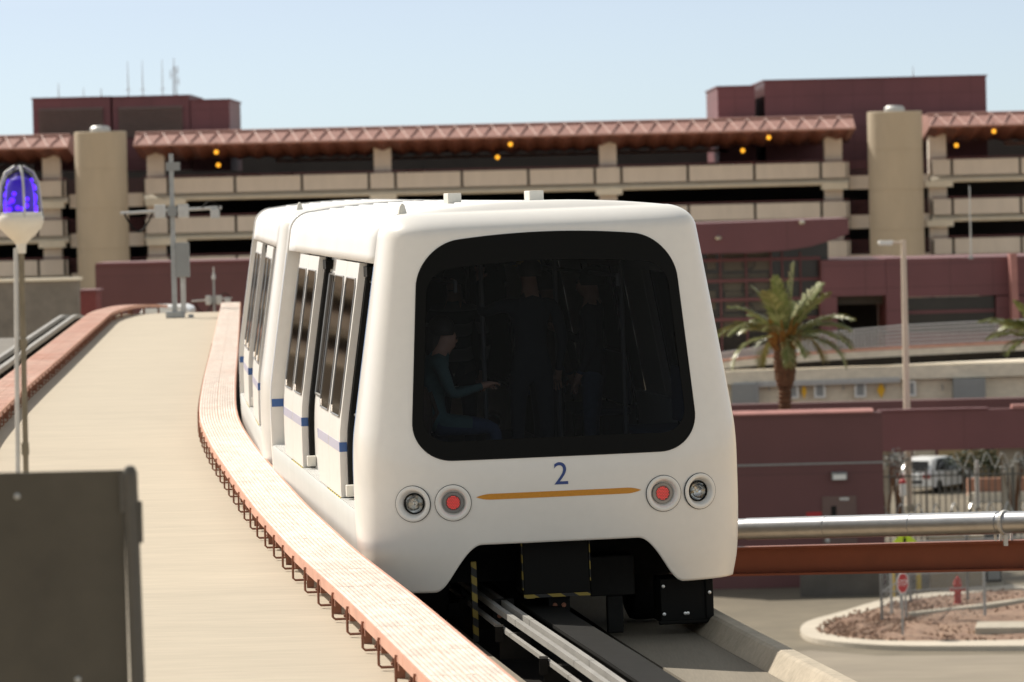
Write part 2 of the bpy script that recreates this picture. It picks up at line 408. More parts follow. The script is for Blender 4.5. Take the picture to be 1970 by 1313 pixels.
for r in range(3):
    for i in range(n): fs.append((r*n+i, r*n+(i+1) % n, (r+1)*n+(i+1) % n, (r+1)*n+i))
k.add(vs, fs); struct(k.build('kerb', 'kerb'))
gi = MB()
cx = sum(p.x for p in inner)/n; cy = sum(p.y for p in inner)/n
rows = []
for t in (1.0,.9,.75,.55,.3,.05):
    rows.append([(cx+(p.x-cx)*t, cy+(p.y-cy)*t, kz-.04+random.uniform(0,.12)*(t < .95)) for p in inner])
gi.grid(rows, close=True)
rock = MB()
for i in range(1800):
    p = random.choice(inner); t = random.random()**.5*.97
    x, y = cx+(p.x-cx)*t+random.uniform(-.4,.4), cy+(p.y-cy)*t+random.uniform(-.4,.4)
    s = random.uniform(.03,.085)
    rock.box((x,y,kz+.02), (s,s*random.uniform(.6,1.2),s*.8), R=Matrix.Rotation(random.uniform(0,3),3,'Z') @ Matrix.Rotation(random.uniform(0,1),3,'X'))
gi.v += []; base = len(gi.v); gi.add(rock.v, rock.f)
tag(gi.build('gravel', 'gravel'), 'reddish gravel covering the kerbed island', 'gravel', kind='stuff')

# ================================================================== GUIDEWAY, DECK AND CABLE TRAYS
ETAB = [(6,2.7),(15,1.32),(20,.66),(25.6,-.02),(31,-.66),(35.2,-1.185),(37.5,-1.445),(40.4,-1.765),(45.5,-2.275),(51,-2.80),(57.1,-3.30),(66.4,-3.86),(80,-4.6),(98.3,-5.6),(122,-6.9),(150,-8.4)]
def E(D): return smooth_tab(ETAB, D)
def drop(D): return 0 if D < 115 else -.0035*(D-115)**2
def sweep(mb, sec, d0, d1, step, mi=0, off=None, closed=True):
    """sec: (x offset from E, z) points, swept along the guideway"""
    off = off or (lambda D: 0)
    nst = max(1, int(round((d1-d0)/step)))
    rows = []
    for i in range(nst+1):
        D = d0+(d1-d0)*i/nst
        rows.append([(E(D)+off(D)+x, D, z+drop(D)) for x, z in sec])
    o = len(mb.v); m = len(sec)
    mb.grid(rows, mi, close=closed)
    if closed: mb.add(rows[0], [tuple(range(m))], mi); mb.add(rows[-1], [tuple(range(m-1,-1,-1))], mi)
DZ = .52
dk = MB(); sweep(dk, [(-3.65,DZ),(-.06,DZ),(-.06,-.25),(-3.65,-.25)], 6, 150, 1.5); struct(dk.build('deck', 'deck'))
# running pads of the right-hand guideway and its girder
tr = MB()
sweep(tr, [(1.98,0),(2.62,0),(2.62,-.3),(1.98,-.3)], 6, 150, 1.5)
sweep(tr, [(.12,0),(.92,0),(.92,-.3),(.12,-.3)], 6, 150, 1.5)
struct(tr.build('track', 'track'))
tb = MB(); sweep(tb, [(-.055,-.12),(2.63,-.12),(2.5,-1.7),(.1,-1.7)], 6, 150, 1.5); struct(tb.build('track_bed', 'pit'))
kb = MB()
sweep(kb, [(2.63,-.004),(2.715,.125),(2.74,.142),(2.83,.142),(2.86,.12),(2.87,-1.3),(2.63,-1.3)], 6, 150, 1.5)
struct(kb.build('track_parapet', 'kerb_stain'))
for D in (20, 52, 84, 116):
    t = thing('guideway_pier', f'concrete pier carrying the guideway {["below the near rails","below the front car","below the middle of the deck","below the far crest"][(D-20)//32]}', 'pier', (E(D)-.3, D, GZ))
    MB().bb((-.9,-.8,0),(.9,.8,-1.7-GZ-1.2)).build('shaft', 'conc', t)
    MB().prism([(-3.2,9.3),(3.1,9.3),(3.1,8.6),(.9,7.7),(-.9,7.7),(-3.2,8.6)], 'y', -.9, .9).build('cap', 'conc', t, loc=(0,0,-.4))
# second guideway left of the deck
tr2 = MB(); sweep(tr2, [(-6.9,0),(-3.66,0),(-3.66,-.9),(-6.9,-.9)], 40, 150, 1.5); struct(tr2.build('track', 'conc_dark'))
kb2 = MB(); sweep(kb2, [(-7.1,.45),(-6.88,.45),(-6.88,-1.2),(-7.1,-1.2)], 40, 150, 1.5); struct(kb2.build('track_parapet', 'conc'))

def rails(label, offs, d0, d1, sup):
    t = thing('power_rail', label, 'rail')
    for x, z, wd, h in offs:
        mb = MB(); D = d0
        while D < d1:
            sweep(mb, [(x-wd/2,z+h),(x+wd/2,z+h),(x+wd/2,z),(x-wd/2,z)], D, min(D+2.98, d1), 1.0); D += 3.0
        mb.build('conductor_rail', 'rail', t)
    x0 = min(o[0] for o in offs)-.04; x1 = max(o[0] for o in offs)+.04
    zz = min(o[1] for o in offs); D = d0+.4; first = None
    mb = MB().bb((x0,-.06,0),(x1,.06,zz-.002)); mb.bb((x0-.03,-.09,zz-.06),(x0+.03,.09,zz+.05))
    while D < d1:
        if first is None: o = first = mb.build('insulator', 'pit', t)
        else: o = first.copy(); COL.objects.link(o); o.parent = t
        o.location = (E(D), D, drop(D)); D += sup
rails('silvery conductor rails running out from under the white train', [(1.03,.27,.04,.045),(1.13,.27,.04,.045),(.985,.19,.03,.03)], 10, 60, 2.4)
rails('pale conductor rails curving past the worn tray at far left', [(-4.05,.45,.09,.09),(-4.35,.45,.09,.09)], 55, 140, 1.2)
gb = thing('guide_beam', 'dark steel guide beam down the middle of the train track', 'guide beam')
m_ = MB(); sweep(m_, [(1.30,.26),(1.56,.26),(1.56,.235),(1.44,.235),(1.44,.02),(1.56,.02),(1.56,0),(1.30,0),(1.30,.02),(1.42,.02),(1.42,.235),(1.30,.235)], 8, 60, 1.5)
m_.build('beam', 'dark_steel', gb)

def tray(label, x0, x1, d0, d1, seg, worn, brd0, brd1, inner, off=None):
    """x0..x1: offsets of the tray's edges from E; inner: which edge carries the hangers"""
    off = off or (lambda D: 0)
    t = thing('cable_tray', label, 'cable tray')
    zt = .75
    base = MB(); sweep(base, [(x0+.012,zt-.016),(x1-.012,zt-.016),(x1-.012,zt-.055),(x0+.012,zt-.055)], d0, d1, 1.0, off=off)
    base.build('tray_base', 'tray_under', t)
    lid = MB(); nr = 7; D = d0
    while D < d1-.1:
        De = min(D+seg, d1)-.014; mi = 1 if random.random() < worn else 0
        for half in (0, 1):
            h0 = lerp(x0, x1, .5)*half+(1-half)*x0; h1 = x1*half+(1-half)*lerp(x0, x1, .5)
            h0 += .003; h1 -= .003; pw = (h1-h0)/nr
            for r in range(nr):
                a = h0+r*pw; b = a+pw*.66
                jz = random.uniform(-.0015,.0015)
                sweep(lid, [(a,zt+jz),(b,zt+jz),(b,zt-.02),(a,zt-.02)], D, De, seg/2, mi, off=off, closed=True)
        D += seg
    lid.build('tray_cover', ['tray','tray_old'], t)
    for xa, xb in ((x0-.008,x0+.010),(x1-.010,x1+.008)):
        ed = MB(); D = d0
        while D < d1-.1:
            De = min(D+seg*1.6, d1)-.008
            sweep(ed, [(xa,zt-.003),(xb,zt-.003),(xb,zt-.075),(xa,zt-.075)], D, De, .8, off=off); D += seg*1.6
        ed.build('edge_strip', 'tray_edge', t)
    # supporting channel
    st = MB(); st.bb((x0+.04,0,DZ),(x0+.09,.05,.75-.056)); st.bb((x1-.09,0,-.2),(x1-.04,.05,.75-.056)); st.bb((x0+.04,.005,.66),(x1-.04,.045,.69))
    first = None; D = d0+.3; i = 0
    while D < d1 and i < 98:
        if first is None: o = first = st.build('stand', 'rust', t)
        else: o = first.copy(); COL.objects.link(o); o.parent = t
        o.location = (E(D)+off(D), D, drop(D)); D += 2.2; i += 1
    # hangers
    s = -1 if inner < 0 else 1; xe = x0 if inner < 0 else x1
    a = MB()
    a.bb((-.05,-.035,-.125),(.05,.035,-.04))
    a.tube([(s*.062,0,-.03),(s*.066,0,-.05),(s*.066,0,-.195),(s*.05,0,-.21),(-s*.10,0,-.21)], .0085, 6)
    a.tube([(-s*.03,.03,-.22),(-s*.03,.03,-.16)], .012, 6); a.bb((-s*.03-.02,.01,-.20),(-s*.03+.02,.05,-.185))
    first = None; D = brd0; i = 0
    while D < brd1 and i < 98:
        X = E(D)+off(D)+xe - s*.045
        if first is None: o = first = a.build('hanger', 'rust', t)
        else: o = first.copy(); COL.objects.link(o); o.parent = t
        o.location = (X, D, zt+drop(D)); o.rotation_euler = (0,0,math.atan2(-(E(D+.5)-E(D-.5)),1)); i += 1
        D += 1.1
    return t
tray('salmon ribbed cable tray curving along the deck beside the white train', -.45, 0, 8, 128, 1.5, 0, 22, 86, -1)
def bend(D): return 0 if D < 108 else .0065*(D-108)**2
tray('rust red worn cable tray along the far left edge of the deck', -3.45, -2.95, 45, 121, 2.4, 1.0, 47, 112, 1, off=bend)

# ================================================================== THE TRAIN
L = 11.6; VC = .92
def NS(z): return lerp(3.4, 4.6, max(0, min(1, (z-1.2)/1.8)))
ATAB = [(.30,1.365),(.42,1.39),(.6,1.425),(.9,1.442),(1.2,1.445),(1.45,1.44),(1.62,1.425),(3.0,1.205),(3.4,1.145)]
def aw(z): return smooth_tab(ATAB, z)
STAB = [(.30,.14),(.42,.105),(.7,.035),(1.0,.004),(1.25,0),(1.45,.012),(3.0,.235),(3.4,.30)]
def sw(z): return smooth_tab(STAB, z)
def vfront(u, z):
    a = aw(z); s = sw(z); N = NS(z); q = min(.9999, abs(u/a)**N)
    return s+(VC-s)*(1-(1-q)**(1/N))
def contour(a, s, n, NSE=4.6):
    """half superellipse from left side (v=VC) round the front to the right side"""
    P = []
    N = 400
    for i in range(N+1):
        th = PI*i/N
        c, sn = math.cos(th), math.sin(th)
        u = -a*math.copysign(abs(c)**(2/NSE), c); v = s+(VC-s)*(1-abs(sn)**(2/NSE)); P.append((u, v))
    Ln = [0]
    for p, q in zip(P, P[1:]): Ln.append(Ln[-1]+math.hypot(q[0]-p[0], q[1]-p[1]))
    out = []; j = 0
    for i in range(n+1):
        t = Ln[-1]*i/n
        while j < N-1 and Ln[j+1] < t: j += 1
        f = (t-Ln[j])/max(1e-9, Ln[j+1]-Ln[j]); f = min(1, max(0, f))
        out.append((lerp(P[j][0],P[j+1][0],f), lerp(P[j][1],P[j+1][1],f)))
    return out
def sstep(x): x = max(0, min(1, x)); return x*x*(3-2*x)
ZT = 3.055; RI = .20; RH = .175
# windscreen outline
WB, WHB, WHT = 1.405, 1.075, .955
def wtop(u): return 2.985+.075*(1-(u/.95)**2)
def whalf(t):
    """half width at fraction t of the height, with rounded corners"""
    h = lerp(WHB, WHT, t); H = 1.62
    z = t*H
    rb, rtp = .30, .30
    if z < rb: h -= rb-math.sqrt(max(0, rb*rb-(rb-z)**2))
    if H-z < rtp: d = rtp-(H-z); h -= rtp-math.sqrt(max(0, rtp*rtp-d*d))
    return h
def in_wind(u, z, sh_=.05):
    t = (z-WB)/(wtop(u)-WB)
    if t < .035 or t > .965: return False
    return abs(u) < whalf(t)-sh_
LIGHTS = [(-1.075,1.09,'headlight'),(-.785,1.09,'tail_light'),(.785,1.09,'tail_light'),(1.07,1.09,'headlight')]

def make_cap():
    n = 210; rows = []; bottomu = contour(aw(.6), sw(.6), n, NS(.6))
    for i in range(131):
        row = []
        for j in range(n+1): row.append(None)
        rows.append(row)
    cache = {}
    nz = 130
    def cont(z):
        key = round(z*400)
        if key not in cache: cache[key] = contour(aw(key/400), sw(key/400), n, NS(key/400))
        return cache[key]
    for j in range(n+1):
        u0_, v0_ = bottomu[j]
        w0 = .42+.35*sstep((.97-abs(u0_))/.40)
        if v0_ > VC*.55: w0 = .42
        for i in range(nz+1):
            z = lerp(w0, ZT, i/nz); key = z*400; k0 = math.floor(key); f = key-k0
            A = cont(k0/400)[j]; B = cont((k0+1)/400)[j]
            rows[i][j] = (lerp(A[0],B[0],f), lerp(A[1],B[1],f), z)
    a0, s0 = aw(ZT), sw(ZT)
    for i in range(1, 11):
        ph = PI/2*i/10; d = RI*(1-math.cos(ph)); z = ZT+RH*math.sin(ph)
        rows.append([(p[0], p[1], z) for p in contour(a0-d-.155*(z-ZT)*.6, s0+1.9*d+.1*(z-ZT), n)])
    a1, s1 = a0-RI-.155*RH*.6, s0+1.9*RI+.1*RH
    for i in range(1, 13):
        k_ = i/12*.985
        rows.append([(p[0], p[1], ZT+RH+.065*(1-(1-k_)**2)) for p in contour(a1*(1-k_), lerp(s1, VC-.02, k_*.97), n)])
    mb = MB(); mb.grid(rows)
    keep = []
    for f in mb.f:
        c = [sum(mb.v[q][ax] for q in f)/4 for ax in range(3)]
        if c[1] < VC*.75:
            if in_wind(c[0], c[2]): continue
            if any((c[0]-lu)**2+(c[2]-lz)**2 < .112**2 for lu, lz, _ in LIGHTS): continue
        keep.append(f)
    mb.f = keep; mb.m = [0]*len(keep)
    return mb

def surf_frame(u, z):
    e = .01
    p = Vector((u, vfront(u, z), z)); du = Vector((u+e, vfront(u+e, z), z))-p; dz = Vector((u, vfront(u, z+e), z+e))-p
    nrm = du.cross(dz).normalized()
    if nrm.y > 0: nrm = -nrm
    x = du.normalized(); y = nrm.cross(x).normalized()
    R = Matrix((x, y, nrm)).transposed()
    return p, R

def wind_outline(ins_side, t0, t1, rb, rt_, off, NT=48, NU=40, bow=0):
    """closed outline on the curved nose, inset from the glass edge"""
    def hw(t):
        h = lerp(WHB, WHT, t)-ins_side; z = (t-t0)*1.62; H = (t1-t0)*1.62
        if z < rb: h -= rb-math.sqrt(max(0, rb*rb-(rb-z)**2))
        if H-z < rt_: d = rt_-(H-z); h -= rt_-math.sqrt(max(0, rt_*rt_-d*d))
        return h
    # finer steps where the corners turn
    T = [t0+(t1-t0)*(.5-.5*math.cos(PI*i/NT)) for i in range(NT+1)]
    def P(u, t):
        z = WB+t*(wtop(u)-WB); return Vector((u, vfront(u, z)-off, z))
    out = [P(-hw(t), t) for t in T]
    h1 = hw(t1); out += [P(lerp(-h1, h1, k/NU), t1) for k in range(1, NU)]
    out += [P(hw(t), t) for t in reversed(T)]
    h0 = hw(t0); out += [P(lerp(h0, -h0, k/NU), t0) for k in range(1, NU)]
    return out, hw, T, P
def windscreen(parent):
    A, hw, T, P = wind_outline(0, 0, 1, .30, .30, .006)
    B, hw2, T2, P2 = wind_outline(.075, .085, .875, .20, .16, .006)
    gl = MB(); gl.grid([[P(lerp(-hw(t), hw(t), k/48), t)+Vector((0,.004,0)) for k in range(49)] for t in T])
    g_ = gl.build('windscreen', 'glass_front', parent, smooth=True, angle=180)
    fr = MB(); rows = []
    for q in range(5):
        f = q/4; row = []
        for a, b in zip(A, B):
            c = a.lerp(b, f); row.append(Vector((c.x, vfront(c.x, c.z)-.006, c.z)))
        rows.append(row)
    fr.grid(rows, close=True); fr.build('windscreen_border', 'frit', g_, smooth=True, angle=180)
    MB().tube(A, .005, 6, closed=True).build('seal', 'rubber', g_, smooth=True)
    return g_

def make_light(u, z, kind, parent):
    p, R = surf_frame(u, z)
    def tr(mb): return mb
    bez = MB().ring([(.133,-.004),(.1325,.006),(.127,.0095),(.108,.009),(.100,.004),(.088,-.030),(.080,-.036),(.07,-.036)], p, 40, R=R)
    bo = bez.build(kind, 'white', parent, smooth=True, angle=50)
    MB().ring([(.1365,-.003),(.1365,.003),(.1325,.003),(.1325,-.003)], p, 40, R=R).build('seal', 'rubber', bo)
    if kind == 'headlight':
        MB().ring([(.079,-.036),(.079,-.022),(.072,-.020),(.068,-.034)], p, 32, R=R).build('rim', 'dark_steel', bo, smooth=True)
        MB().ring([(.072,-.03),(.06,-.055),(.035,-.075),(.012,-.082),(.0,-.082)], p, 32, R=R).build('reflector', 'chrome', bo, smooth=True)
        MB().lathe([(.016,-.08),(.018,-.05),(.012,-.035),(.0,-.03)], p, 12, R=R).build('bulb', 'bulb', bo, smooth=True)
        MB().ring([(.071,-.026),(.06,-.016),(.04,-.008),(.02,-.004),(0,-.003)], p, 32, R=R).build('lens', 'glass_lens', bo, smooth=True)
    else:
        MB().ring([(.080,-.036),(.080,-.020),(.076,-.017),(.056,-.017),(.053,-.022)], p, 32, R=R).build('rim', 'frame_metal', bo, smooth=True)
        MB().ring([(.055,-.022),(0,-.022)], p, 32, R=R).build('lens', 'led_back', bo)
        led = MB()
        for i in range(-4, 5):
            for j in range(-4, 5):
                x = (i+.5*(j % 2))*.0125; y = j*.011
                if x*x+y*y < .050**2: led.lathe([(.0036,0),(.0028,.003),(0,.004)], p+R @ Vector((x,y,-.021)), 6, R=R)
        led.build('led_cluster', 'led', bo)
    return bo

def on_front(me, u, z, off, parent, name, m):
    for v in me.vertices:
        uu, zz = u+v.co.x, z+v.co.y
        v.co = Vector((uu, vfront(uu, zz)-off, zz))
    me.materials.clear(); me.materials.append(K[m])
    o = bpy.data.objects.new(name, me); COL.objects.link(o); o.parent = parent; return o

def prof_strip(z0, z1, inset, th, n=14):
    """closed (u>0 side) cross-section following the body side, inset from it"""
    zs = [lerp(z0, z1, i/n) for i in range(n+1)]
    return [(aw(z)-inset, z) for z in zs]+[(aw(z)-inset-th, z) for z in reversed(zs)]

def make_car(name, label, dig=True, cap_parts=True):
    root = thing(name, label, 'train car', group='cars of the white two car train')
    cap = make_cap().build('front_cap', 'white', root, smooth=True, angle=60, solid=.035)
    windscreen(cap)
    for u, z, kd in LIGHTS: make_light(u, z, kd, cap)
    rear = bpy.data.objects.new('rear_cap', cap.data); COL.objects.link(rear); rear.parent = root
    rear.location = (0, L, 0); rear.rotation_euler = (0, 0, PI); md = rear.modifiers.new('solid', 'SOLIDIFY'); md.thickness = .035; md.offset = -1
    [make_light(u, z, kd, rear) for u, z, kd in LIGHTS]; rw = windscreen(rear); rw.data.materials[0] = K['frit']
    if dig:
        me = text_mesh('2', .238)
        bm = bmesh.new(); bm.from_mesh(me); bmesh.ops.triangulate(bm, faces=bm.faces); bm.to_mesh(me); bm.free()
        on_front(me, .02, 1.265, .0035, cap, 'number', 'digit')
    st = MB(); N = 50; top = []; bot = []
    for i in range(N+1):
        x = lerp(-.615, .615, i/N); e = min(1, (.615-abs(x))/.11); h = .021*(1-(1-e)**2) + .0006
        top.append((x, vfront(x, 1.125+h)-.004, 1.125+h)); bot.append((x, vfront(x, 1.125-h)-.004, 1.125-h))
    st.grid([top, bot]); st.build('orange_stripe', 'orange', cap)
    # roof
    v0, v1 = VC-.03, L-VC+.03
    sec = []; a0 = aw(ZT)-.012
    for i in range(4): z = lerp(2.86, ZT, i/3); sec.append((aw(z)-.012, z))
    for i in range(1, 9):
        ph = PI/2*i/8; z = ZT+RH*math.sin(ph); sec.append((a0-RI*(1-math.cos(ph))-.155*(z-ZT)*.6, z-.012))
    xe = sec[-1][0]
    for i in range(1, 9): k_ = i/9; sec.append((xe*(1-k_), ZT+RH-.012+.06*(1-(1-k_)**2)))
    full = [(-x, z) for x, z in sec]+[(x, z) for x, z in reversed(sec)]
    rf = MB(); rf.grid([[(x, v, z) for x, z in full] for v in [lerp(v0, v1, i/10) for i in range(11)]])
    roof = rf.build('roof', 'roofw', root, smooth=True, angle=50, solid=.03)
    for x in (-.80,-.66,-.52,-.38,-.24,-.10,.10,.24,.38,.52,.66,.80):
        k_ = 1-abs(x)/xe; z = ZT+RH-.012+.06*(1-(1-k_)**2)
        MB().prism([(x-.012,z-.006),(x-.008,z+.012),(x+.008,z+.012),(x+.012,z-.006)], 'y', v0+.12, v1-.12).build('rib', 'roofw', roof)
    # antenna fins and boxes on the roof
    for (x, v) in ((-.97,1.25),):
        k_ = 1-abs(x)/xe; z = ZT+RH-.012+.06*(1-(1-k_)**2)
        f = MB(); f.prism([(-.035,0),(.035,0),(.018,.07),(.006,.085),(-.008,.084),(-.02,.06)], 'y', -.05, .05); f.bb((-.05,-.09,-.006),(.05,.09,.006))
        f.build('antenna_fin', 'offwhite', roof, bevel=.006, loc=(x, v, z+.004))
    for (x, v, wd, h) in ((-.24,4.6,.112,.088),(.17,2.3,.112,.088)):
        k_ = 1-abs(x)/xe; z = ZT+RH+.06*(1-(1-k_)**2)-.012
        MB().bb((-wd/2,-.18,0),(wd/2,.18,h)).bb((-wd/2-.02,-.2,-.01),(wd/2+.02,.2,.004)).build('roof_box', 'offwhite', roof, bevel=.006, loc=(x, v, z))
    DOORS = ((2.42,4.75),(6.70,9.05))
    for sd in (-1, 1):
        sl = MB()
        def add_prof(mb, P, a, b, mi=0): mb.prism([(sd*x, z) for x, z in P], 'y', a, b, mi)
        # recessed body side below and between the glazing
        wl = MB(); add_prof(wl, prof_strip(1.0, 1.66, .12, .05), v0, v1)
        add_prof(wl, prof_strip(2.70, 2.875, .12, .05), v0, v1)
        for a, b in ((v0,1.15),(4.83,4.92),(6.52,6.64),(10.4,v1)): add_prof(wl, prof_strip(1.66, 2.70, .12, .05), a, b)
        wall = wl.build('body_side', 'white2', root, smooth=True, angle=25)
        for a, b in ((1.15,2.40),(4.92,6.52),(9.1,10.4)):
            w_ = MB(); add_prof(w_, prof_strip(1.66, 2.70, .125, .012), a, b); wo = w_.build('window', 'glass_side', wall)
            fr = MB()
            for z in (1.66, 2.70): fr.tube([(sd*(aw(z)-.118), a, z), (sd*(aw(z)-.118), b, z)], .014, 6)
            for y in (a, b): fr.tube([(sd*(aw(lerp(1.66,2.7,i/8))-.118), y, lerp(1.66,2.7,i/8)) for i in range(9)], .014, 6)
            fr.build('frame', 'frame_metal', wo, smooth=True)
        # lower skirt with the tread on its ledge
        sk = MB(); P = [(aw(z), z) for z in [lerp(.40,.985,i/6) for i in range(7)]]+[(aw(.985)-.008,1.0),(aw(1)-.17,1.0),(aw(1)-.17,.40)]
        add_prof(sk, P, VC-.02, L-VC+.02)
        sko = sk.build('side_skirt', 'grey_skirt', root, smooth=True, angle=30)
        x0, x1 = aw(1)-.115, aw(1)-.012
        segs = [(VC+.05,DOORS[0][0],0),(DOORS[0][0],DOORS[0][1]-.9,1),(DOORS[0][1]-.9,DOORS[1][0],0),(DOORS[1][0],DOORS[1][1]-.9,1),(DOORS[1][1]-.9,L-VC-.05,0)]
        for a, b, hzd in segs:
            if hzd: MB().bb((sd*x0, a+.01, 1.0), (sd*x1, b-.01, 1.007)).build('hazard_edge', 'hazard_sill', sko)
            else: MB().bb((sd*x0, a+.01, 1.0), (sd*x1, b-.01, 1.007)).build('tread_plate', 'tread', sko)
        # blue edging on the caps
        for vv in (VC-.022, L-VC+.022):
            ln = MB(); rows = []
            for i in range(26):
                z = lerp(1.10, 2.84, i/25)
                wd = .012 if z > 1.30 else .012*max(.15, (z-1.1)/.2)
                rows.append([(sd*(aw(z)+.0035), vv-wd, z), (sd*(aw(z)+.0035), vv+wd, z)])
            ln.grid(rows); ln.build('blue_edging', 'line_blue', cap)
        # jambs (ends of the caps) with a blue band
        for vv, dr in ((VC-.01, 1), (L-VC+.01, -1)):
            j = MB(); add_prof(j, prof_strip(1.0, 2.88, .004, .125), vv-.02, vv+.02); jo = j.build('jamb', 'white2', root, smooth=True, angle=30)
            b_ = MB(); b_.bb((sd*(aw(1.42)-.126), vv+dr*.021, 1.37), (sd*(aw(1.42)-.006), vv+dr*.024, 1.445)); b_.build('blue_band', 'blue', jo)
        # doors: pairs of leaves hung outside the recess
        for da, db in DOORS:
            mid = (da+db)/2
            for a, b, lead in ((da, mid-.006, True), (mid+.006, db, False)):
                d_ = MB(); add_prof(d_, prof_strip(1.012, 2.845, .016, .058), a, b)
                do = d_.build('door', 'white2', root, smooth=True, angle=20)
                wa, wb_ = a+.10, b-.10
                g_ = MB(); rows = []
                for i in range(20):
                    z = lerp(1.64, 2.72, i/19); e = min(z-1.64, 2.72-z); r_ = .07
                    ins = r_-math.sqrt(max(0, r_*r_-(r_-e)**2)) if e < r_ else 0
                    rows.append([(sd*(aw(z)-.0125), wa+ins, z), (sd*(aw(z)-.0125), wb_-ins, z)])
                g_.grid(rows); go = g_.build('window', 'glass_side', do)
                pts = [Vector(r[0]) for r in rows]+[Vector(r[1]) for r in reversed(rows)]
                MB().tube(pts, .008, 6, closed=True).build('frame', 'frame_metal', go, smooth=True)
                bl = MB(); bl.prism([(sd*(aw(z)-.016+q), z) for z, q in ((1.37,.0025),(1.445,.0025),(1.445,-.01),(1.37,-.01))], 'y', a+.03, b-.03); bl.build('glare_band', 'blue_glare', do)  # same blue band, with the glare put into its colour
                be = MB()
                be.bb((sd*(aw(1.4)-.073), (a if lead else b)+(-.004 if lead else .004), 1.37), (sd*(aw(1.4)-.0135), (a if lead else b)+(.03 if lead else -.03), 1.445))
                be.build('blue_band', 'blue', do)
            for y, s_ in ((da, -1), (db, 1)):
                rb = MB(); add_prof(rb, prof_strip(1.012, 2.845, .078, .092), y-s_*.02, y+s_*.085); rb.build('rubber_seal', 'rubber', root, smooth=True)
            MB().bb((sd*(aw(1.1)-.115), da-.26, 1.03), (sd*(aw(1.1)-.04), da-.16, 1.12)).bb((sd*(aw(1.1)-.115), da-.16, 1.05), (sd*(aw(1.1)-.09), da-.02, 1.07)).build('door_guide', 'offwhite', root, bevel=.005)
            MB().bb((sd*(aw(2.8)-.115), da-.35, 2.74), (sd*(aw(2.8)-.05), da-.03, 2.82)).build('door_hanger', 'black', root)
        # lettering on the side between the doors
        me = text_mesh('Mc', .33)
        for v in me.vertices:
            z = 1.34+v.co.y*1.2; v.co = Vector((sd*(aw(z)-.1165), 5.35-v.co.x if sd < 0 else 5.35+v.co.x, z))
        me.materials.clear(); me.materials.append(K['line_blue'])
        o = bpy.data.objects.new('lettering', me); COL.objects.link(o); o.parent = wall
    # floor, ceiling, interior fittings
    fl = MB().bb((-1.24,.46,.95),(1.24,L-.46,1.03)).build('floor', 'infloor', root)
    MB().bb((-1.03,.34,2.875),(1.03,L-.34,2.89)).build('ceiling', 'inwall', root)
    cs = MB()
    for v in (.62, L-.62): pass
    for sd in (-1, 1):
        for a, b in ((.55,2.2),(4.9,6.5),(9.3,10.9)):
            s_ = MB().bb((sd*.80, a, 1.44), (sd*1.24, b, 1.50)); so_ = s_.build('seat', 'seat', root, bevel=.02)
            MB().bb((sd*1.185, a, 1.52), (sd*1.25, b, 1.95)).build('backrest', 'seat', so_, bevel=.02)
            MB().bb((sd*1.0, a+.1, 1.031), (sd*1.2, b-.1, 1.438)).build('seat_base', 'dark_steel', so_)
    for x, v in ((-.30,2.05),(.30,2.2),(.78,1.9),(-.78,4.2),(.45,4.4),(0,6.0),(-.5,7.6)):
        MB().tube([(x,v,1.031),(x,v,2.874)], .019, 10).build('grab_pole', 'pole_grey', root, smooth=True)
    for x in (-.62,.62): MB().tube([(x,.9,2.62),(x,.9,2.7),(x,9.2,2.7),(x,9.2,2.62)], .016, 8).build('handrail', 'pole_grey', root, smooth=True)
    # underframe, wheels, coupler
    uf = MB().bb((-1.05,.95,.62),(1.05,L-.95,.94)).build('underframe', 'dark_steel', root)
    for v in (1.75, L-1.75):
        bg_ = MB().bb((-1.05,v-.55,.40),(1.05,v+.55,.615)).bb((-.2,v-.9,.33),(.2,v+.9,.40)); bo = bg_.build('bogie', 'dark_steel', root)
        for sd in (-1, 1):
            R = Matrix.Rotation(PI/2, 3, 'Y')
            wh = MB().lathe([(.20,-.16),(.36,-.155),(.42,-.13),(.435,-.08),(.435,.08),(.42,.13),(.36,.155),(.20,.16)], (sd*.86, v, .436), 28, R=R).build('wheel', 'rubber', bo, smooth=True)
            MB().lathe([(.0,-.17),(.19,-.168),(.2,.168),(.0,.17)], (sd*.86, v, .436), 20, R=R).build('rim', 'galv', wh, smooth=True)
    for v, s_ in ((.28, 1), (L-.28, -1)):
        cb = MB().bb((-.26,v-.02,.36),(.24,v+.5,.78)).build('coupler_box', 'black', root, bevel=.01)
        if s_ == 1:
            hz = MB()
            hz.bb((-.255,v-.026,.335),(-.18,v-.021,.345)); hz.bb((-.26,v-.027,.34),(.24,v-.0225,.365))
            hz.bb((-.266,v-.026,.40),(-.2605,v+.05,.77)); hz.bb((.2405,v-.026,.45),(.247,v+.05,.77)); hz.build('hazard_edging', 'hazard', cb)
            po = MB().bb((-.635,v+.1,.02),(-.595,v+.16,.62)).build('hazard_post', 'hazard', root)
            for x in (-.40, .02):
                pl = MB().bb((x-.08,v+.12,.12),(x+.08,v+.16,.33))
                plo = pl.build('bolt_plate', 'black', root)
                for dx in (-.033,.033):
                    for dz in (-.03,.03): MB().lathe([(.018,0),(.018,.012),(.0,.014)], (x+dx,v+.12,.235+dz), 8, R=Matrix.Rotation(PI/2,3,'X')).build('bolt', 'rust', plo)
            eb = MB().bb((.80,v+.22,.08),(1.20,v+.6,.415)).bb((.78,v+.20,.07),(1.22,v+.24,.10)).bb((1.14,v+.20,.1),(1.2,v+.24,.5)).build('equipment_box', 'black', root, bevel=.008)
            for x, z in ((.82,.15),(.82,.36),(1.17,.30),(.98,.15),(1.0,.15)): MB().lathe([(.013,0),(.013,.01),(0,.012)], (x,v+.199,z), 8, R=Matrix.Rotation(PI/2,3,'X')).build('bolt', 'alu', eb)
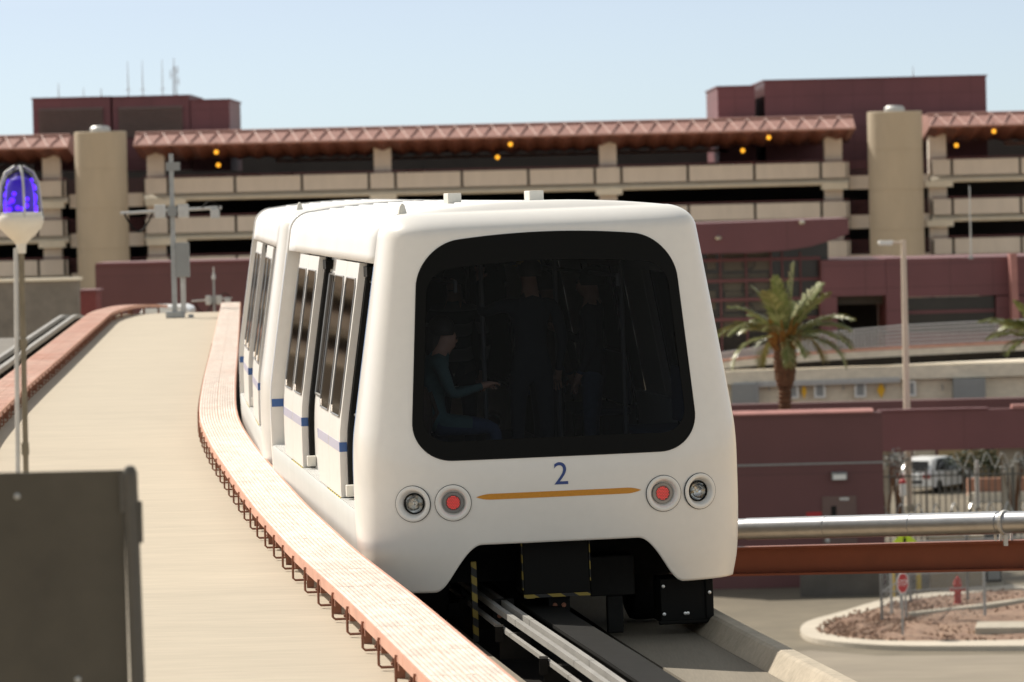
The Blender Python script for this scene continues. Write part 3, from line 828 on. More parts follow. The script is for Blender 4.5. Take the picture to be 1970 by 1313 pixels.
            MB().bb((.28,v+.3,.30),(.62,v+.7,.60)).bb((.40,v+.26,.02),(.52,v+.34,.3)).build('air_unit', 'dark_steel', root, bevel=.01)
    return root
TH1 = math.atan(.1136)
X0, D0 = .336, 35.3
car1 = make_car('train_car', 'white train car at the front, with windscreen, red tail lights and the number 2')
car1.location = (X0, D0, 0); car1.rotation_euler = (0, -.014, TH1)
car2 = copy_tree(car1, skip=('number','grab_pole','handrail','lettering','bolt','roof_box'))
car2['label'] = 'white train car coupled behind the front one, only its narrow left side in view'
car2.location = (X0-12.0*math.sin(TH1), D0+12.0*math.cos(TH1), 0); car2.rotation_euler = (0, -.010, math.atan(.078))

# ================================================================== PARKING GARAGE AND THE BUILDINGS BEHIND
GD = 360.0
def gx(x, y=340, D=GD): return at(x, y, D).x
def gz(y, D=GD): return at(985, y, D).z          # heights read off the middle of the picture
GL, GR = gx(-2600), gx(2250)
SP = 2.97
Z1 = gz(327.5)                                    # top of the top parapet
gar = thing('parking_garage', 'long tan multi level parking garage with a salmon truss canopy', 'parking garage', (0, GD, GZ))
def gm(): return MB()
def gb_(mb, name, m, **kw): return mb.build(name, m, gar, loc=(0,-GD,-GZ), **kw)
def lv(k): return Z1-SP*k
# openings between the stair towers: (x0, x1) spans of parapet in pixels
SPANS = [(-2600,128),(276,1633),(1792,2250)]
COLS = {0:[-2230,-1795,-1360,-925,-490,-60,95], 1:[297,735,1170,1605], 2:[1806,2120]}
for k in range(5):
    zt = lv(k); zb = zt-1.17
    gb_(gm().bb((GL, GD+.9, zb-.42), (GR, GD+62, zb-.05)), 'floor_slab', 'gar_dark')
    for si, (sa, sb) in enumerate(SPANS):
        xa, xb = gx(sa, 340), gx(sb, 340)
        st = gm(); st.prism([(GD+.30, zb-.56), (GD+.06, zb-.50), (GD-.02, zb-.36), (GD+.55, zb-.03), (GD+1.2, zb-.03), (GD+1.2, zb-.56)], 'x', xa, xb)
        gb_(st, 'slab_edge', 'strip')
        # parapet panels, split at the columns
        cuts = [xa, xb]
        for c in COLS[si]:
            cx_ = gx(c, 340); cuts += [cx_-1.0, cx_+1.0]
        cuts = sorted(q for q in cuts if xa <= q <= xb)
        for a, b in zip(cuts, cuts[1:]):
            nn = max(1, round((b-a)/5.0)) if b-a > 3 else 1
            for i in range(nn):
                p0, p1 = lerp(a, b, i/nn)+.10, lerp(a, b, (i+1)/nn)-.10
                gb_(gm().bb((p0, GD+random.uniform(-.02,.02), zb), (p1, GD+.22, zt)), 'parapet_panel', 'parapet')
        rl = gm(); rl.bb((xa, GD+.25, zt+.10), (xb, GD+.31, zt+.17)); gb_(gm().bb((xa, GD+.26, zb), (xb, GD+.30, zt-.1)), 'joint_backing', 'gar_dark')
        gb_(rl, 'red_rail', 'maroon')
        for c in COLS[si]:
            cx_ = gx(c, 340)
            if k > 0: gb_(gm().bb((cx_-.68, GD+.9, zt-1.17), (cx_+.68, GD+2.2, zb+SP-.44)), 'column', 'parapet')
            gb_(gm().bb((cx_-.95 if si != 1 or c != 297 else cx_-.75, GD-.06, zb-.88), (cx_+1.05 if c != 297 else cx_+2.3, GD+1.3, zb-.40)), 'bracket', 'strip')
    # railings and short walls beside the towers
    for a, b in ((128,276),(1633,1792)):
        xa, xb = gx(a), gx(b)
        gb_(gm().bb((xa+.1, GD+.8, zb-.9), (xb-.1, GD+1.0, zb+.12)), 'spandrel', 'parapet')
        r_ = gm()
        for q in range(5): r_.bb((xa, GD+.84, zb+.16+q*.24), (xb, GD+.88, zb+.22+q*.24))
        gb_(r_, 'railing', 'maroon')
for c_ in COLS[0]+COLS[1]+COLS[2]:
    cx_ = gx(c_, 300); gb_(gm().bb((cx_-.66, GD+.9, lv(0)-1.2), (cx_+.66, GD+2.4, gz(262))), 'column', 'parapet', bevel=.05)
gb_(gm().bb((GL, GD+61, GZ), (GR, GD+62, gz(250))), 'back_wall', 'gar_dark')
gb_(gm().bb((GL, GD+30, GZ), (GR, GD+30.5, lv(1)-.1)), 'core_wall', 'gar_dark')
# canopy: three runs of folded truss
zA, zB, zC = gz(240), gz(264), gz(287)
for a, b, el, er in ((-2600,136,0,1),(262,1640,1,1),(1782,2300,1,0)):
    xa, xb = gx(a, 255), gx(b, 255)
    c_ = gm()
    c_.prism([(GD-3.2, zB), (GD-.7, zA-.05), (GD-.2, zA), (GD+40, zA+.2), (GD+40, zB), (GD+8, zC-.1), (GD+4, zC)], 'x', xa, xb)
    cano = gb_(c_, 'canopy', 'salmon')
    # zig-zag struts on the fascia, ribs below it
    z_ = gm(); per = 1.37; n_ = int((xb-xa)/per)
    for i in range(n_):
        x0 = xa+i*per
        z_.tube([(x0, GD-3.28, zB), (x0+per/2, GD-.85, zA)], .055, 5); z_.tube([(x0+per/2, GD-.85, zA), (x0+per, GD-3.28, zB)], .045, 5)
    z_.tube([(xa, GD-3.27, zB), (xb, GD-3.27, zB)], .09, 6); z_.tube([(xa, GD-.75, zA+.02), (xb, GD-.75, zA+.02)], .09, 6)
    gb_(z_, 'zigzag_truss', 'strut')
    u_ = gm()
    for i in range(n_):
        x0 = xa+i*per
        u_.add([(x0, GD-3.2, zB-.02), (x0+per, GD-3.2, zB-.02), (x0+per/2, GD-3.0, zB-.30), (x0+per*.5+.0, GD+4, zC-.30), (x0, GD+4, zC-.02), (x0+per, GD+4, zC-.02)],
               [(0,2,3,4),(2,1,5,3),(0,1,2)])
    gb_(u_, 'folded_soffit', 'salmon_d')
    t_ = gm(); t_.bb((xa+(9 if el else 0), GD+30, gz(302.5, GD+30)), (xb-(8 if er else 0), GD+30.4, gz(296.5, GD+30)))
    for i in range(int((xb-xa-14)/1.6)): t_.tube([(xa+9+i*1.6, GD+29.9, gz(296, GD+30)), (xa+9.8+i*1.6, GD+29.9, gz(290, GD+30))], .06, 4)
    gb_(t_, 'far_chord', 'strut')
for i, (x, y, wh) in enumerate([(416,293,'upper lamp of the pair over the column at the left'),(420,318,'lower lamp of the pair over the column at the left'),(982,278,'upper lamp of the pair above the middle of the train'),(957,303,'lower lamp of the pair above the middle of the train'),(1479,265,'upper lamp of the pair left of the right concrete tower'),(1429,290,'lower lamp of the pair left of the right concrete tower'),(1912,253,'upper lamp right of the right concrete tower'),(1840,280,'lower lamp right of the right concrete tower')]):
    p = at(x, y, GD-3.6 if 'upper' in wh else GD+.6)
    t = thing('canopy_lamp', 'amber canopy light, '+wh, 'lamp', p, group='amber lamps under the garage canopy')
    MB().lathe([(0,-.17),(.11,-.13),(.16,-.05),(.16,.05),(.11,.13),(0,.17)], n=14).build('globe', 'lamp_amber', t, smooth=True)
    MB().tube([(0,.0,.19),(0,.3,.75)], .03, 6).build('bracket', 'dark_steel', t)

def tower(label, x0, x1, y0, yb, D):
    X0_, X1_ = at(x0, y0, D).x, at(x1, y0, D).x; r = (X1_-X0_)/2; zt = at((x0+x1)/2, y0, D).z
    t = thing('stair_tower', label, 'stair tower', ((X0_+X1_)/2, D+r, GZ), group='round concrete stair towers of the garage')
    pr = [(r,0)]; z = 1.2
    while z < zt-GZ-.5: pr += [(r,z-.03),(r-.03,z),(r,z+.03)]; z += 2.97
    pr += [(r,zt-GZ-.06),(r-.08,zt-GZ),(0,zt-GZ+.02)]
    MB().lathe(pr, n=48).build('shaft', 'tower', t, smooth=True)
    MB().lathe([(.75,0),(.75,.25),(.55,.42),(0,.45)], n=20).build('roof_vent', 'galv_l', t, smooth=True, loc=(0,0,zt-GZ))
    return t
tower('round concrete stair tower at the left with a pale vent on its roof', 138, 239, 253, 560, GD-6)
tower('round concrete stair tower at the right, behind the light pole', 1672, 1778, 214, 495, GD-6)

# penthouses on the roof
def block(name, label, cat, D, rects, depth, m, coping=None, zbase=None, cm='cap'):
    t = thing(name, label, cat, (at(rects[0][0], rects[0][1], D).x, D, GZ)); ox, oy, oz = t.location
    for x0, y0, x1, y1 in rects:
        a = at(x0, y0, D); b = at(x1, y0, D); c = at(x0, y1, D)
        MB().bb((a.x-ox, 0, (c.z if zbase is None else zbase)-oz), (b.x-ox, depth, (a.z+b.z)/2-oz)).build('wall', m, t)
        if coping: MB().bb((a.x-ox-.1, -.12, (a.z+b.z)/2-oz), (b.x-ox+.1, depth+.1, (a.z+b.z)/2-oz+coping)).build('coping', cm, t)
    return t
ph = block('rooftop_penthouse', 'maroon rooftop plant room with two louvred bays, under the thin masts', 'rooftop building', GD+26, [(62,190,212,330),(216,187,364,330),(366,194,441,330)], 16, 'maroon_p', .12, cm='maroon')
ox, oy, oz = ph.location
for x0, y0, x1, y1 in ((74,210,199,262),(228,207,352,262)):
    a = at(x0, y0, GD+25.9); b = at(x1, y1, GD+25.9); lm = MB(); nz_ = 12
    lm.bb((a.x-ox, -.12, b.z-oz), (b.x-ox, -.05, a.z-oz))
    for i in range(nz_):
        z = lerp(b.z, a.z, (i+.5)/nz_)-oz; lm.prism([(-.30, z-.06), (-.28, z-.075), (-.1, z+.08), (-.12, z+.095)], 'x', a.x-ox, b.x-ox)
    lm.build('louvre', mat('louvre_grey', (.20,.145,.125), .6, var=.1) if 'louvre' not in K else K['louvre'], ph)
block('rooftop_penthouse', 'wide maroon rooftop block behind the right concrete tower', 'rooftop building', GD+30, [(1470,152,1897,330),(1380,168,1452,330)], 22, 'maroon_p', .12, cm='maroon')
masts = [(247,183,118,'tallest thin mast in the middle of the left penthouse roof',.05),(275,183,116,'thin mast just right of the tallest one on the left penthouse',.045),(313,182,114,'thin mast left of the lattice mast on the left penthouse',.045),(113,188,160,'short mast near the left corner of the left penthouse',.05),(161,188,168,'short thin mast between the left corner and the middle of the left penthouse',.04),(195,187,170,'short mast left of the tallest mast on the left penthouse',.06),(1757,150,128,'short mast on the right penthouse roof',.05)]
for x, yb, yt, lb, r in masts:
    D = GD+34; a = at(x, yb, D); b = at(x+ROLL*(yt-yb), yt, D)
    t = thing('antenna_mast', lb, 'antenna', (a.x, D, a.z-.6), group='thin masts on the penthouse roofs'); h = b.z-a.z+.6
    MB().tube([(0,0,0),(0,0,h*.55),(0,0,h)], [r,r*.8,r*.35], 6).build('mast', 'galv_l', t)
    MB().tube([(-.22,0,h*.3),(.22,0,h*.3)], .025, 5).build('crossarm', 'galv_l', t)
D = GD+34; a = at(336, 182, D); h = at(336, 112, D).z-a.z+.5
t = thing('antenna_mast', 'lattice mast with aerials at the right of the left penthouse roof', 'antenna', (a.x, D, a.z-.5))
lm = MB()
for q in (0, 2*PI/3, 4*PI/3): lm.tube([(.22*math.cos(q), .22*math.sin(q), 0), (.1*math.cos(q), .1*math.sin(q), h*.8)], .03, 5)
for i in range(9):
    z = h*.8*i/9; r = lerp(.22,.1,i/9)
    for q in (0, 2*PI/3, 4*PI/3): lm.tube([(r*math.cos(q), r*math.sin(q), z), (r*.95*math.cos(q+2.09), r*.95*math.sin(q+2.09), z+h*.08)], .02, 4)
lm.tube([(0,0,h*.75),(0,0,h)], .03, 5); lm.build('lattice', 'galv_l', t)
for z, x in ((h*.45,.35),(h*.6,-.3),(h*.7,.3)): MB().tube([(0,0,z),(x,0,z)], .02, 4).tube([(x,0,z-.3),(x,0,z+.4)], .035, 5).build('aerial', 'galv_l', t)

# cars parked on the top level
def car(name, label, loc, rz, mat_, suv=False, group=None, s=1.0):
    t = thing(name, label, 'car', loc, (0,0,rz), group); t.scale = (s,s,s)
    Ln, W, H = (4.7,1.86,1.72) if suv else (4.5,1.78,1.45)
    hb = H*.56
    side = [(-Ln/2,.32),(-Ln/2+.03,hb*.75),(-Ln/2+.15,hb-.05),(-1.15 if not suv else -1.25,hb+.04),(Ln/2-.25,hb+.06),(Ln/2-.02,hb-.12),(Ln/2,.40),(Ln/2-.1,.28),(-Ln/2+.1,.26)]
    gh = [(-1.25,hb+.02),(-.45,H-.06),(.1,H),(1.3,H-.02),(1.75 if suv else 1.45,H-.14),(2.15 if suv else 2.05,hb+.04)]
    def shell(P, w0, taper, zr):
        mb = MB(); rows = []
        for u_ in (-1,-.92,-.6,.6,.92,1):
            e = abs(u_); ww = w0
            rows.append([(x*(1-.015*(e > .9)), u_*ww*(1-taper*max(0,(z-zr))), z-(.035 if e == 1 else 0)*(1 if z > .5 else -1)) for x, z in P])
        mb.grid(rows, close=True); n = len(P); k_ = len(rows)
        mb.add([*rows[0]], [tuple(range(n))]); mb.add([*rows[-1]], [tuple(range(n-1,-1,-1))]); return mb
    body = shell(side, W/2, .08, hb-.3).build('body', mat_, t, smooth=True, angle=40)
    shell(gh, W/2*.96, .28, hb).build('cabin', mat_, body, smooth=True, angle=40)
    for sd in (-1, 1):
        g_ = MB(); q = [(-1.0,hb+.08),(-.38,H-.13),(.35,H-.09),(.35,hb+.08)]; q2 = [(.43,hb+.08),(.43,H-.09),(1.2,H-.11),(1.7 if suv else 1.5,hb+.12)]
        for Q in (q, q2):
            g_.add([(x, sd*(W/2*.96*(1-.28*(z-hb))+.012), z) for x, z in Q], [(0,1,2,3)])
        g_.build('side_window', 'win_dark', body)
        for x in (-1.42, 1.38):
            R = Matrix.Rotation(PI/2, 3, 'X')
            w_ = MB().lathe([(.2,-.11),(.31,-.1),(.335,-.05),(.335,.05),(.31,.1),(.2,.11)], (x, sd*(W/2-.1), .335), 20, R=R).build('wheel', 'rubber', t, smooth=True)
            MB().lathe([(0,-.105),(.2,-.1),(.2,.1),(0,.105)], (x, sd*(W/2-.1), .335), 14, R=R).build('rim', 'alu', w_)
        MB().bb((Ln/2-.12, sd*(W/2-.42), hb-.22), (Ln/2+.012, sd*(W/2-.03), hb-.02)).build('tail_light', 'tail', body, bevel=.02)
        MB().bb((-Ln/2+.0, sd*(W/2-.42), hb-.30), (-Ln/2+.15, sd*(W/2-.06), hb-.14)).build('headlight', 'chrome', body, bevel=.02)
    xr0, xr1 = (1.80,2.13) if suv else (1.52,2.02)
    ww = W/2*.72
    rw = MB(); rw.add([(xr0, -ww*.9, H-.17), (xr0, ww*.9, H-.17), (xr1, ww, hb+.12), (xr1, -ww, hb+.12)], [(0,1,2,3)])
    rw.v = [(x+.03, y, z) for x, y, z in rw.v]; rw.build('rear_window', 'win_dark', body)
    fw_ = MB(); fw_.add([(-.5, -ww*.9, H-.11), (-.5, ww*.9, H-.11), (-1.17, ww, hb+.1), (-1.17, -ww, hb+.1)], [(0,1,2,3)])
    fw_.v = [(x-.03, y, z+.02) for x, y, z in fw_.v]; fw_.build('windscreen', 'win_dark', body)
    MB().bb((Ln/2-.05, -.5, .5), (Ln/2+.02, .5, .64)).build('bumper_trim', 'rubber', body)
    return t
for i, (x, D, c_, lb) in enumerate([(418,GD+9,'car_dark','dark car under the canopy by the lower left amber lamp'),(482,GD+9,'car_dark','dark car under the canopy, second from the left column'),(552,GD+8,'car_silver','silver car under the canopy, third from the left column'),(800,GD+9,'car_silver','silver car on the top level just right of the second column'),(1365,GD+9,'car_dark','dark car on the top level left of the red car'),(1430,GD+9,'car_red','red car on the top level below the right amber lamps'),(1560,GD+9,'car_silver','silver car on the top level beside the column by the right tower')]):
    car('parked_car', lb, (gx(x, 320, D), D, lv(0)-1.20), PI/2*random.choice((1,-1)), c_, group='cars parked on the top level of the garage')

# ================================================================== MAROON TERMINAL BUILDINGS
def wall_rect(mb, x0, y0, x1, y1, D, depth=.3, org=(0,0,0), dy=0):
    """upright slab whose front face fills the picture rectangle at distance D"""
    c0 = at((x0+x1)/2, y0, D); c1 = at((x0+x1)/2, y1, D); a = at(x0, (y0+y1)/2, D).x; b = at(x1, (y0+y1)/2, D).x
    mb.bb((a-org[0], D+dy-org[1], c1.z-org[2]), (b-org[0], D+dy+depth-org[1], c0.z-org[2])); return mb
D = 270
t = thing('terminal_building', 'maroon panelled terminal building with dark glazing behind the palm', 'building', (at(1340,640,D).x, D, GZ)); O = tuple(t.location)
def tb_(name, rect, m, depth=.3, dy=0, DD=D): return wall_rect(MB(), *rect, DD, depth, O, dy).build(name, m, t)
# curved-bottom fascia over the glazing
a = at(1300, 430, D); b = at(1631, 425, D)
P = [(a.x-O[0], at(1300,432,D).z-O[2]), (b.x-O[0], at(1631,420,D).z-O[2]), (b.x-O[0], at(1631,450,D).z-O[2])]
for x, y in ((1600,462),(1560,474),(1510,482),(1450,487),(1300,490)): p = at(x, y, D); P.append((p.x-O[0], p.z-O[2]))
MB().prism(P, 'y', -.6, 8).build('fascia', 'maroon_f', t)
tb_('glazing', (1300,470,1600,720), 'win_dark', .3, 2.0)
for x0, x1, y0, y1 in ((1362,1380,488,520),(1395,1485,488,522),(1362,1395,528,545),(1395,1485,528,560),(1362,1380,562,598),(1398,1488,562,600),(1395,1490,606,640)):
    tb_('window', (x0,y0,x1,y1), 'win_tan', .1, 1.9)
for y in (501,541,578,616): tb_('transom', (1300,y-3,1582,y+3), 'maroon', .25, 1.6)
for x in (1390,1440,1488,1510,1545): tb_('mullion', (x-1.5,486,x+1.5,700), 'maroon', .2, 1.65)
# ring ornaments seen in the glass
for x, y, r in ((1440,508,.32),(1440,556,.34),(1438,596,.32)):
    p = at(x, y, D+1.85); MB().ring([(r+.06,0),(r+.06,.05),(r,.05),(r,0)], (p.x-O[0], 1.85, p.z-O[2]), 20, R=Matrix.Rotation(PI/2,3,'X')).build('ring_ornament', 'win_dark', t)
# panelled block with openings on the right
tb_('wall', (1580,500,1705,570), 'maroon_p', 10); tb_('wall', (1705,497,1745,640), 'maroon_p', 10); tb_('wall', (1745,494,2100,568), 'maroon_p', 10)
tb_('wall', (1580,570,1612,720), 'maroon_p', 10); tb_('wall', (1918,568,2100,720), 'maroon_p', 10); tb_('wall', (1705,640,1918,720), 'maroon_p', 10)
tb_('doorway', (1612,588,1705,720), 'opening', .2, 6); tb_('lintel', (1612,570,1705,588), 'win_tan', .3, 2.5)
tb_('window', (1745,572,1918,597), 'win_dark', .2, .8); tb_('window', (1745,603,1918,640), 'win_dark', .2, .8); tb_('transom', (1745,597,1918,603), 'maroon', .4, .5)
a = at(1942,488,D-1); b = at(1955,488,D-1); c = at(1948,640,D-1); d = at(1961,640,D-1)
MB().prism([(a.x-O[0],a.z-O[2]),(b.x-O[0],b.z-O[2]),(d.x-O[0],d.z-O[2]),(c.x-O[0],c.z-O[2])], 'y', -1.3, -.05).build('pylon', 'cap', t)
for x, y in ((1382,458),(1543,428)):
    p = at(x, y, D-.7); MB().lathe([(0,-.12),(.16,-.1),(.2,.05),(0,.12)], (p.x-O[0], -.75, p.z-O[2]), 12).build('fascia_light', 'bulb', t)

# left side: long maroon wall, dark red pier and grey retaining wall beyond the deck
D = 255
t = thing('maroon_wall', 'long maroon wall behind the pole on the deck at left', 'wall', (at(185,590,D).x, D, GZ)); O = tuple(t.location)
wall_rect(MB(), 186, 504, 760, 760, D, 6, O).build('wall', 'maroon_b', t)
wall_rect(MB(), 184, 500, 760, 504.5, D, 6, O, -.15).build('coping', 'maroon', t)
t = thing('wall_pier', 'dark red wall end below the left concrete tower', 'wall', (at(150,600,240).x, 240, GZ)); O = tuple(t.location)
wall_rect(MB(), 152, 561, 187, 760, 240, 3, O).build('pier', mat('dark_red_wall', (.20,.045,.045), .6, var=.1), t); wall_rect(MB(), 150, 558, 189, 562, 240, 3.2, O, -.1).build('coping', 'maroon', t)
t = thing('retaining_wall', 'grey concrete wall at the far left edge behind the blue beacon', 'wall', (at(-40,600,235).x, 235, GZ)); O = tuple(t.location)
wall_rect(MB(), -1700, 561, 153, 800, 235, 1.2, O).build('wall', 'conc_dark', t); wall_rect(MB(), -1700, 557, 155, 562, 235, 1.5, O, -.15).build('coping', 'strip', t)
# pale equipment cover showing over the crest of the deck
p = at(312, 592, 150)
t = thing('equipment_cover', 'long white rounded cover showing over the crest of the deck', 'cover', (p.x, 150, p.z-.5))
MB().prism([(-.62,0),(-.62,.3),(-.45,.52),(.75,.52),(.95,.42),(.95,0)], 'y', -1.5, 1.5).build('shell', 'white', t, bevel=.08)
MB().bb((-.63,-1.51,.06),(.96,-1.5,.2)).build('blue_band', 'line_blue', t)
t.location.z += .05

# ================================================================== POLES ON THE DECK
def sensor_pole(label, x, yb, yt, D, zb, arm_y, aw0, aw1, cab=True, sc_=1.0):
    b = at(x, yb, D); h = (yb-yt)*D/F
    t = thing('sensor_pole', label, 'pole', (b.x, D, zb), group='grey poles with sensor arms')
    w = .07*sc_
    MB().bb((-.22*sc_,-.16,0),(.22*sc_,.16,.15)).build('base', 'galv', t, bevel=.02)
    MB().bb((-w,-w,.15),(w*.6,w,h*.5)).bb((-w*.85,-w*.85,h*.5),(w*.55,w*.85,h)).build('pole', 'galv', t)
    za = (yb-arm_y)*D/F
    MB().tube([(aw0,-.1,za-.03),(aw1,-.1,za+.05)], .038*sc_, 8).build('crossarm', 'galv_l', t, smooth=True)
    for x0 in (-.28*sc_, .26*sc_): MB().bb((x0-.13*sc_,-.26,za-.17),(x0+.13*sc_,-.16,za+.15)).build('sensor_box', 'galv_l', t, bevel=.03)
    MB().bb((-.11,-.22,za-.12),(.10,-.10,za+.12)).build('clamp', 'box_grey', t)
    MB().bb((aw1-.26,-.22,za-.2),(aw1-.05,-.08,za+.02)).build('end_box', 'galv_l', t, bevel=.02)
    pts = [(lerp(aw0+.1, aw0+.75, i/10), -.16, za-.05-.42*math.sin(PI*i/10)) for i in range(11)]
    MB().tube(pts, .022, 6).build('cable', 'dark_steel', t, smooth=True)
    pts = [(lerp(aw1-.45, aw1-.05, i/8), -.16, za+.05+.16*math.sin(PI*i/8)) for i in range(9)]
    MB().tube(pts, .018, 6).build('cable', 'dark_steel', t, smooth=True)
    if cab:
        MB().bb((.05,-.14,.95),(.36,.1,1.76)).build('cabinet', 'box_grey', t, bevel=.02)
        MB().bb((-.13,-.08,h-.40),(.20,-.04,h-.20)).build('panel_antenna', 'box_grey', t)
        MB().tube([(.17,-.05,.1),(.17,-.05,.95)], .035, 8).tube([(.23,-.02,.1),(.23,-.02,.95)], .025, 8).build('conduit', 'galv_l', t)
        MB().bb((.30,-.06,0),(.42,.06,.08)).build('junction_box', 'galv', t)
    else: MB().tube([(0,0,h),(0,0,h+.25)], .025, 6).lathe([(.0,.0),(.07,.04),(.05,.2),(0,.3)], (0,0,h-.2), 8).build('aerial', 'galv_l', t)
    return t
sensor_pole('tall grey pole with sensor arm and cabinet standing on the deck', 338, 616, 300, 112, DZ+drop(112), 410, -1.22, 1.15)
sensor_pole('smaller grey pole with sensor arm beyond the deck crest', 414, 640, 528, 165, at(414,640,165).z, 577, -.78, .62, False, .7)

# blue beacon lamp close to the camera
D = 22.0; p = at(41, 440, D); zt_ = p.z
t = thing('beacon_lamp', 'violet blue beacon in a clear dome on a thin pole', 'beacon', (at(46,905,D).x, D, DZ)); O = Vector(t.location)
tx = (at(40,440,D).x-O.x); h = zt_-DZ
MB().tube([(0,0,0),(tx*.6,0,h*.6),(tx,0,h-.09)], .013, 10).tube([(-.004,0,h*.30),(-.004,0,h*.32)], .018, 8).tube([(tx*.55,0,h*.62),(tx*.55,0,h*.64)], .018, 8).tube([(tx*.8,0,h*.80),(tx*.8,0,h*.815)], .019, 8).build('pole', 'pole_dark', t, smooth=True)
MB().tube([(-.03,-.005,h*.55),(tx-.024,-.005,h-.09)], .011, 8).build('conduit', 'galv_l', t, smooth=True)
bo = MB().lathe([(.020,-.115),(.024,-.07),(.060,-.035),(.096,.0),(.107,.03),(.107,.052),(.100,.062)], (tx,0,h), 32).build('lamp_base', 'offwhite', t, smooth=True)
MB().lathe([(.090,.062),(.090,.072),(.098,.075),(.098,.062)], (tx,0,h), 32).build('collar', 'alu', bo, smooth=True)
dm = MB().lathe([(.086,.064),(.088,.14),(.082,.20),(.062,.245),(.035,.268),(0,.276)], (tx,0,h), 32).build('dome', 'dome_glass', t, smooth=True)
MB().lathe([(.062,.066),(.064,.14),(.060,.19),(.045,.225),(.02,.24),(0,.243)], (tx,0,h), 24).build('inner_lens', 'dome_dark', t, smooth=True)
bl = MB()
for (x, z, r) in ((-.045,.09,.016),(-.03,.13,.018),(-.005,.095,.016),(.035,.105,.015),(.04,.135,.012),(-.02,.16,.014),(-.045,.118,.011),(.015,.09,.013)):
    r *= .8; bl.lathe([(0,-r),(r*.7,-r*.7),(r,0),(r*.7,r*.7),(0,r)], (tx+x,-.058,h+z), 10)
bl.build('lit_facets', 'dome_blue', t, smooth=True)
for an in (.35, 1.9, 3.5, 5.0):
    pts = [(tx+math.cos(an)*r, math.sin(an)*r, h+z) for r, z in ((.102,.05),(.096,.14),(.088,.21),(.066,.258),(.02,.287))]
    MB().tube(pts, .006, 6).build('guard_wire', 'galv_l', t, smooth=True)

# dark sign board seen from behind
D = 17.0
a = at(-60, 912, D); b = at(236, 905, D); zb_ = at(100, 1440, D).z
t = thing('sign_board', 'dark olive back of a sign board standing at lower left', 'sign', (a.x, D, DZ)); O = Vector(t.location)
w_ = b.x-a.x
MB().add([(0,0,zb_-O.z),(w_,0,zb_-O.z),(w_,0,b.z-O.z),(0,0,a.z-O.z),(0,.03,zb_-O.z),(w_,.03,zb_-O.z),(w_,.03,b.z-O.z),(0,.03,a.z-O.z)], [(0,1,2,3),(7,6,5,4),(0,4,5,1),(1,5,6,2),(2,6,7,3),(3,7,4,0)]).build('board', 'board', t)
q = at(250, 900, D); px_ = q.x-O.x
MB().tube([(px_+.02,0,0),(px_,0,q.z-O.z-.025)], .026, 16).lathe([(.026,-.03),(.025,-.01),(.017,.008),(0,.014)], (px_,0,q.z-O.z-.005), 16).build('post', 'boardpost', t, smooth=True)
MB().bb((w_-.012,-.012,q.z-O.z-.16),(w_+.012,.0,q.z-O.z-.02)).build('clip', 'boardpost', t)
MB().bb((px_+.024,-.012,q.z-O.z-.27),(px_+.040,.012,q.z-O.z-.12)).build('hinge', 'boardpost', t, bevel=.005)
MB().tube([(.10,.045,0),(.10,.045,a.z-O.z-.02)], .026, 12).build('post', 'boardpost', t, smooth=True)
for x, y in ((33,955),(150,1308)):
    r_ = at(x, y, D); MB().lathe([(.012,0),(.012,.004),(0,.008)], (r_.x-O.x,0,r_.z-O.z), 10, R=Matrix.Rotation(PI/2,3,'X')).build('bolt', 'galv', t)
MB().bb((-.06,-.05,0),(.26,.14,.02)).build('foot', 'boardpost', t); MB().bb((px_-.12,-.1,0),(px_+.12,.1,.02)).build('foot', 'boardpost', t)

# ================================================================== RIGHT SIDE: LOT, BUILDINGS, ELEVATED ROAD
# low maroon building next to the lot
D = 164
p0 = at(1200, 800, D)
t = thing('maroon_building', 'low maroon service building with a door and a wall lamp', 'building', (p0.x, D, GZ)); O = Vector(t.location)
a = at(1420, 800, D); b = at(1697, 797, D)
w_ = MB(); w_.bb((0,0,0),(b.x-O.x,.5,a.z-GZ)).bb((0,.501,0),(b.x-O.x,12,a.z-GZ-.9)).bb((b.x-O.x-.3,.501,a.z-GZ-.9),(b.x-O.x,12,a.z-GZ-.55)); w_.build('wall', 'maroon_b', t)
MB().prism([(-.12,a.z-GZ),(-.12,a.z-GZ+.05),(.25,a.z-GZ+.13),(.62,a.z-GZ+.13),(.62,a.z-GZ)], 'x', -.1, b.x-O.x-.3).build('coping', 'cap', t)
z = at(1550, 893, D).z-GZ; MB().bb((0,-.03,z-.03),(b.x-O.x,.0,z+.03)).build('panel_joint', 'box_grey', t)
x0, x1 = at(1582, 990, D).x-O.x, at(1648, 990, D).x-O.x; zt = at(1610, 955, D).z-GZ
dr = MB().bb((x0,-.05,.05),(x1,-.003,zt)).build('door', mat('grey_maroon_door', (.15,.095,.085), .6, var=.05), t)
q = at(1604, 985, D); MB().bb((q.x-O.x-.09,-.062,q.z-GZ-.2),(q.x-O.x+.09,-.052,q.z-GZ+.2)).build('window', 'opening', dr)
q = at(1624, 960, D); MB().bb((q.x-O.x-.16,-.07,q.z-GZ-.05),(q.x-O.x+.16,-.052,q.z-GZ+.05)).build('door_closer', 'galv_l', dr)
q = at(1645, 975, D); MB().bb((q.x-O.x-.02,-.10,q.z-GZ-.5),(q.x-O.x+.02,-.052,q.z-GZ-.38)).build('handle', 'chrome', dr)
q = at(1614, 916, D); wl_ = MB().prism([(-.05,-.14),(-.34,-.12),(-.30,.10),(-.05,.14)], 'x', -.26, .26); wo = wl_.build('wall_lamp', 'box_grey', t, loc=(q.x-O.x, .04, q.z-GZ))
MB().prism([(-.345,-.10),(-.32,.06),(-.315,.06),(-.34,-.11)], 'x', -.22, .22).build('lens', 'sign_white', wo)
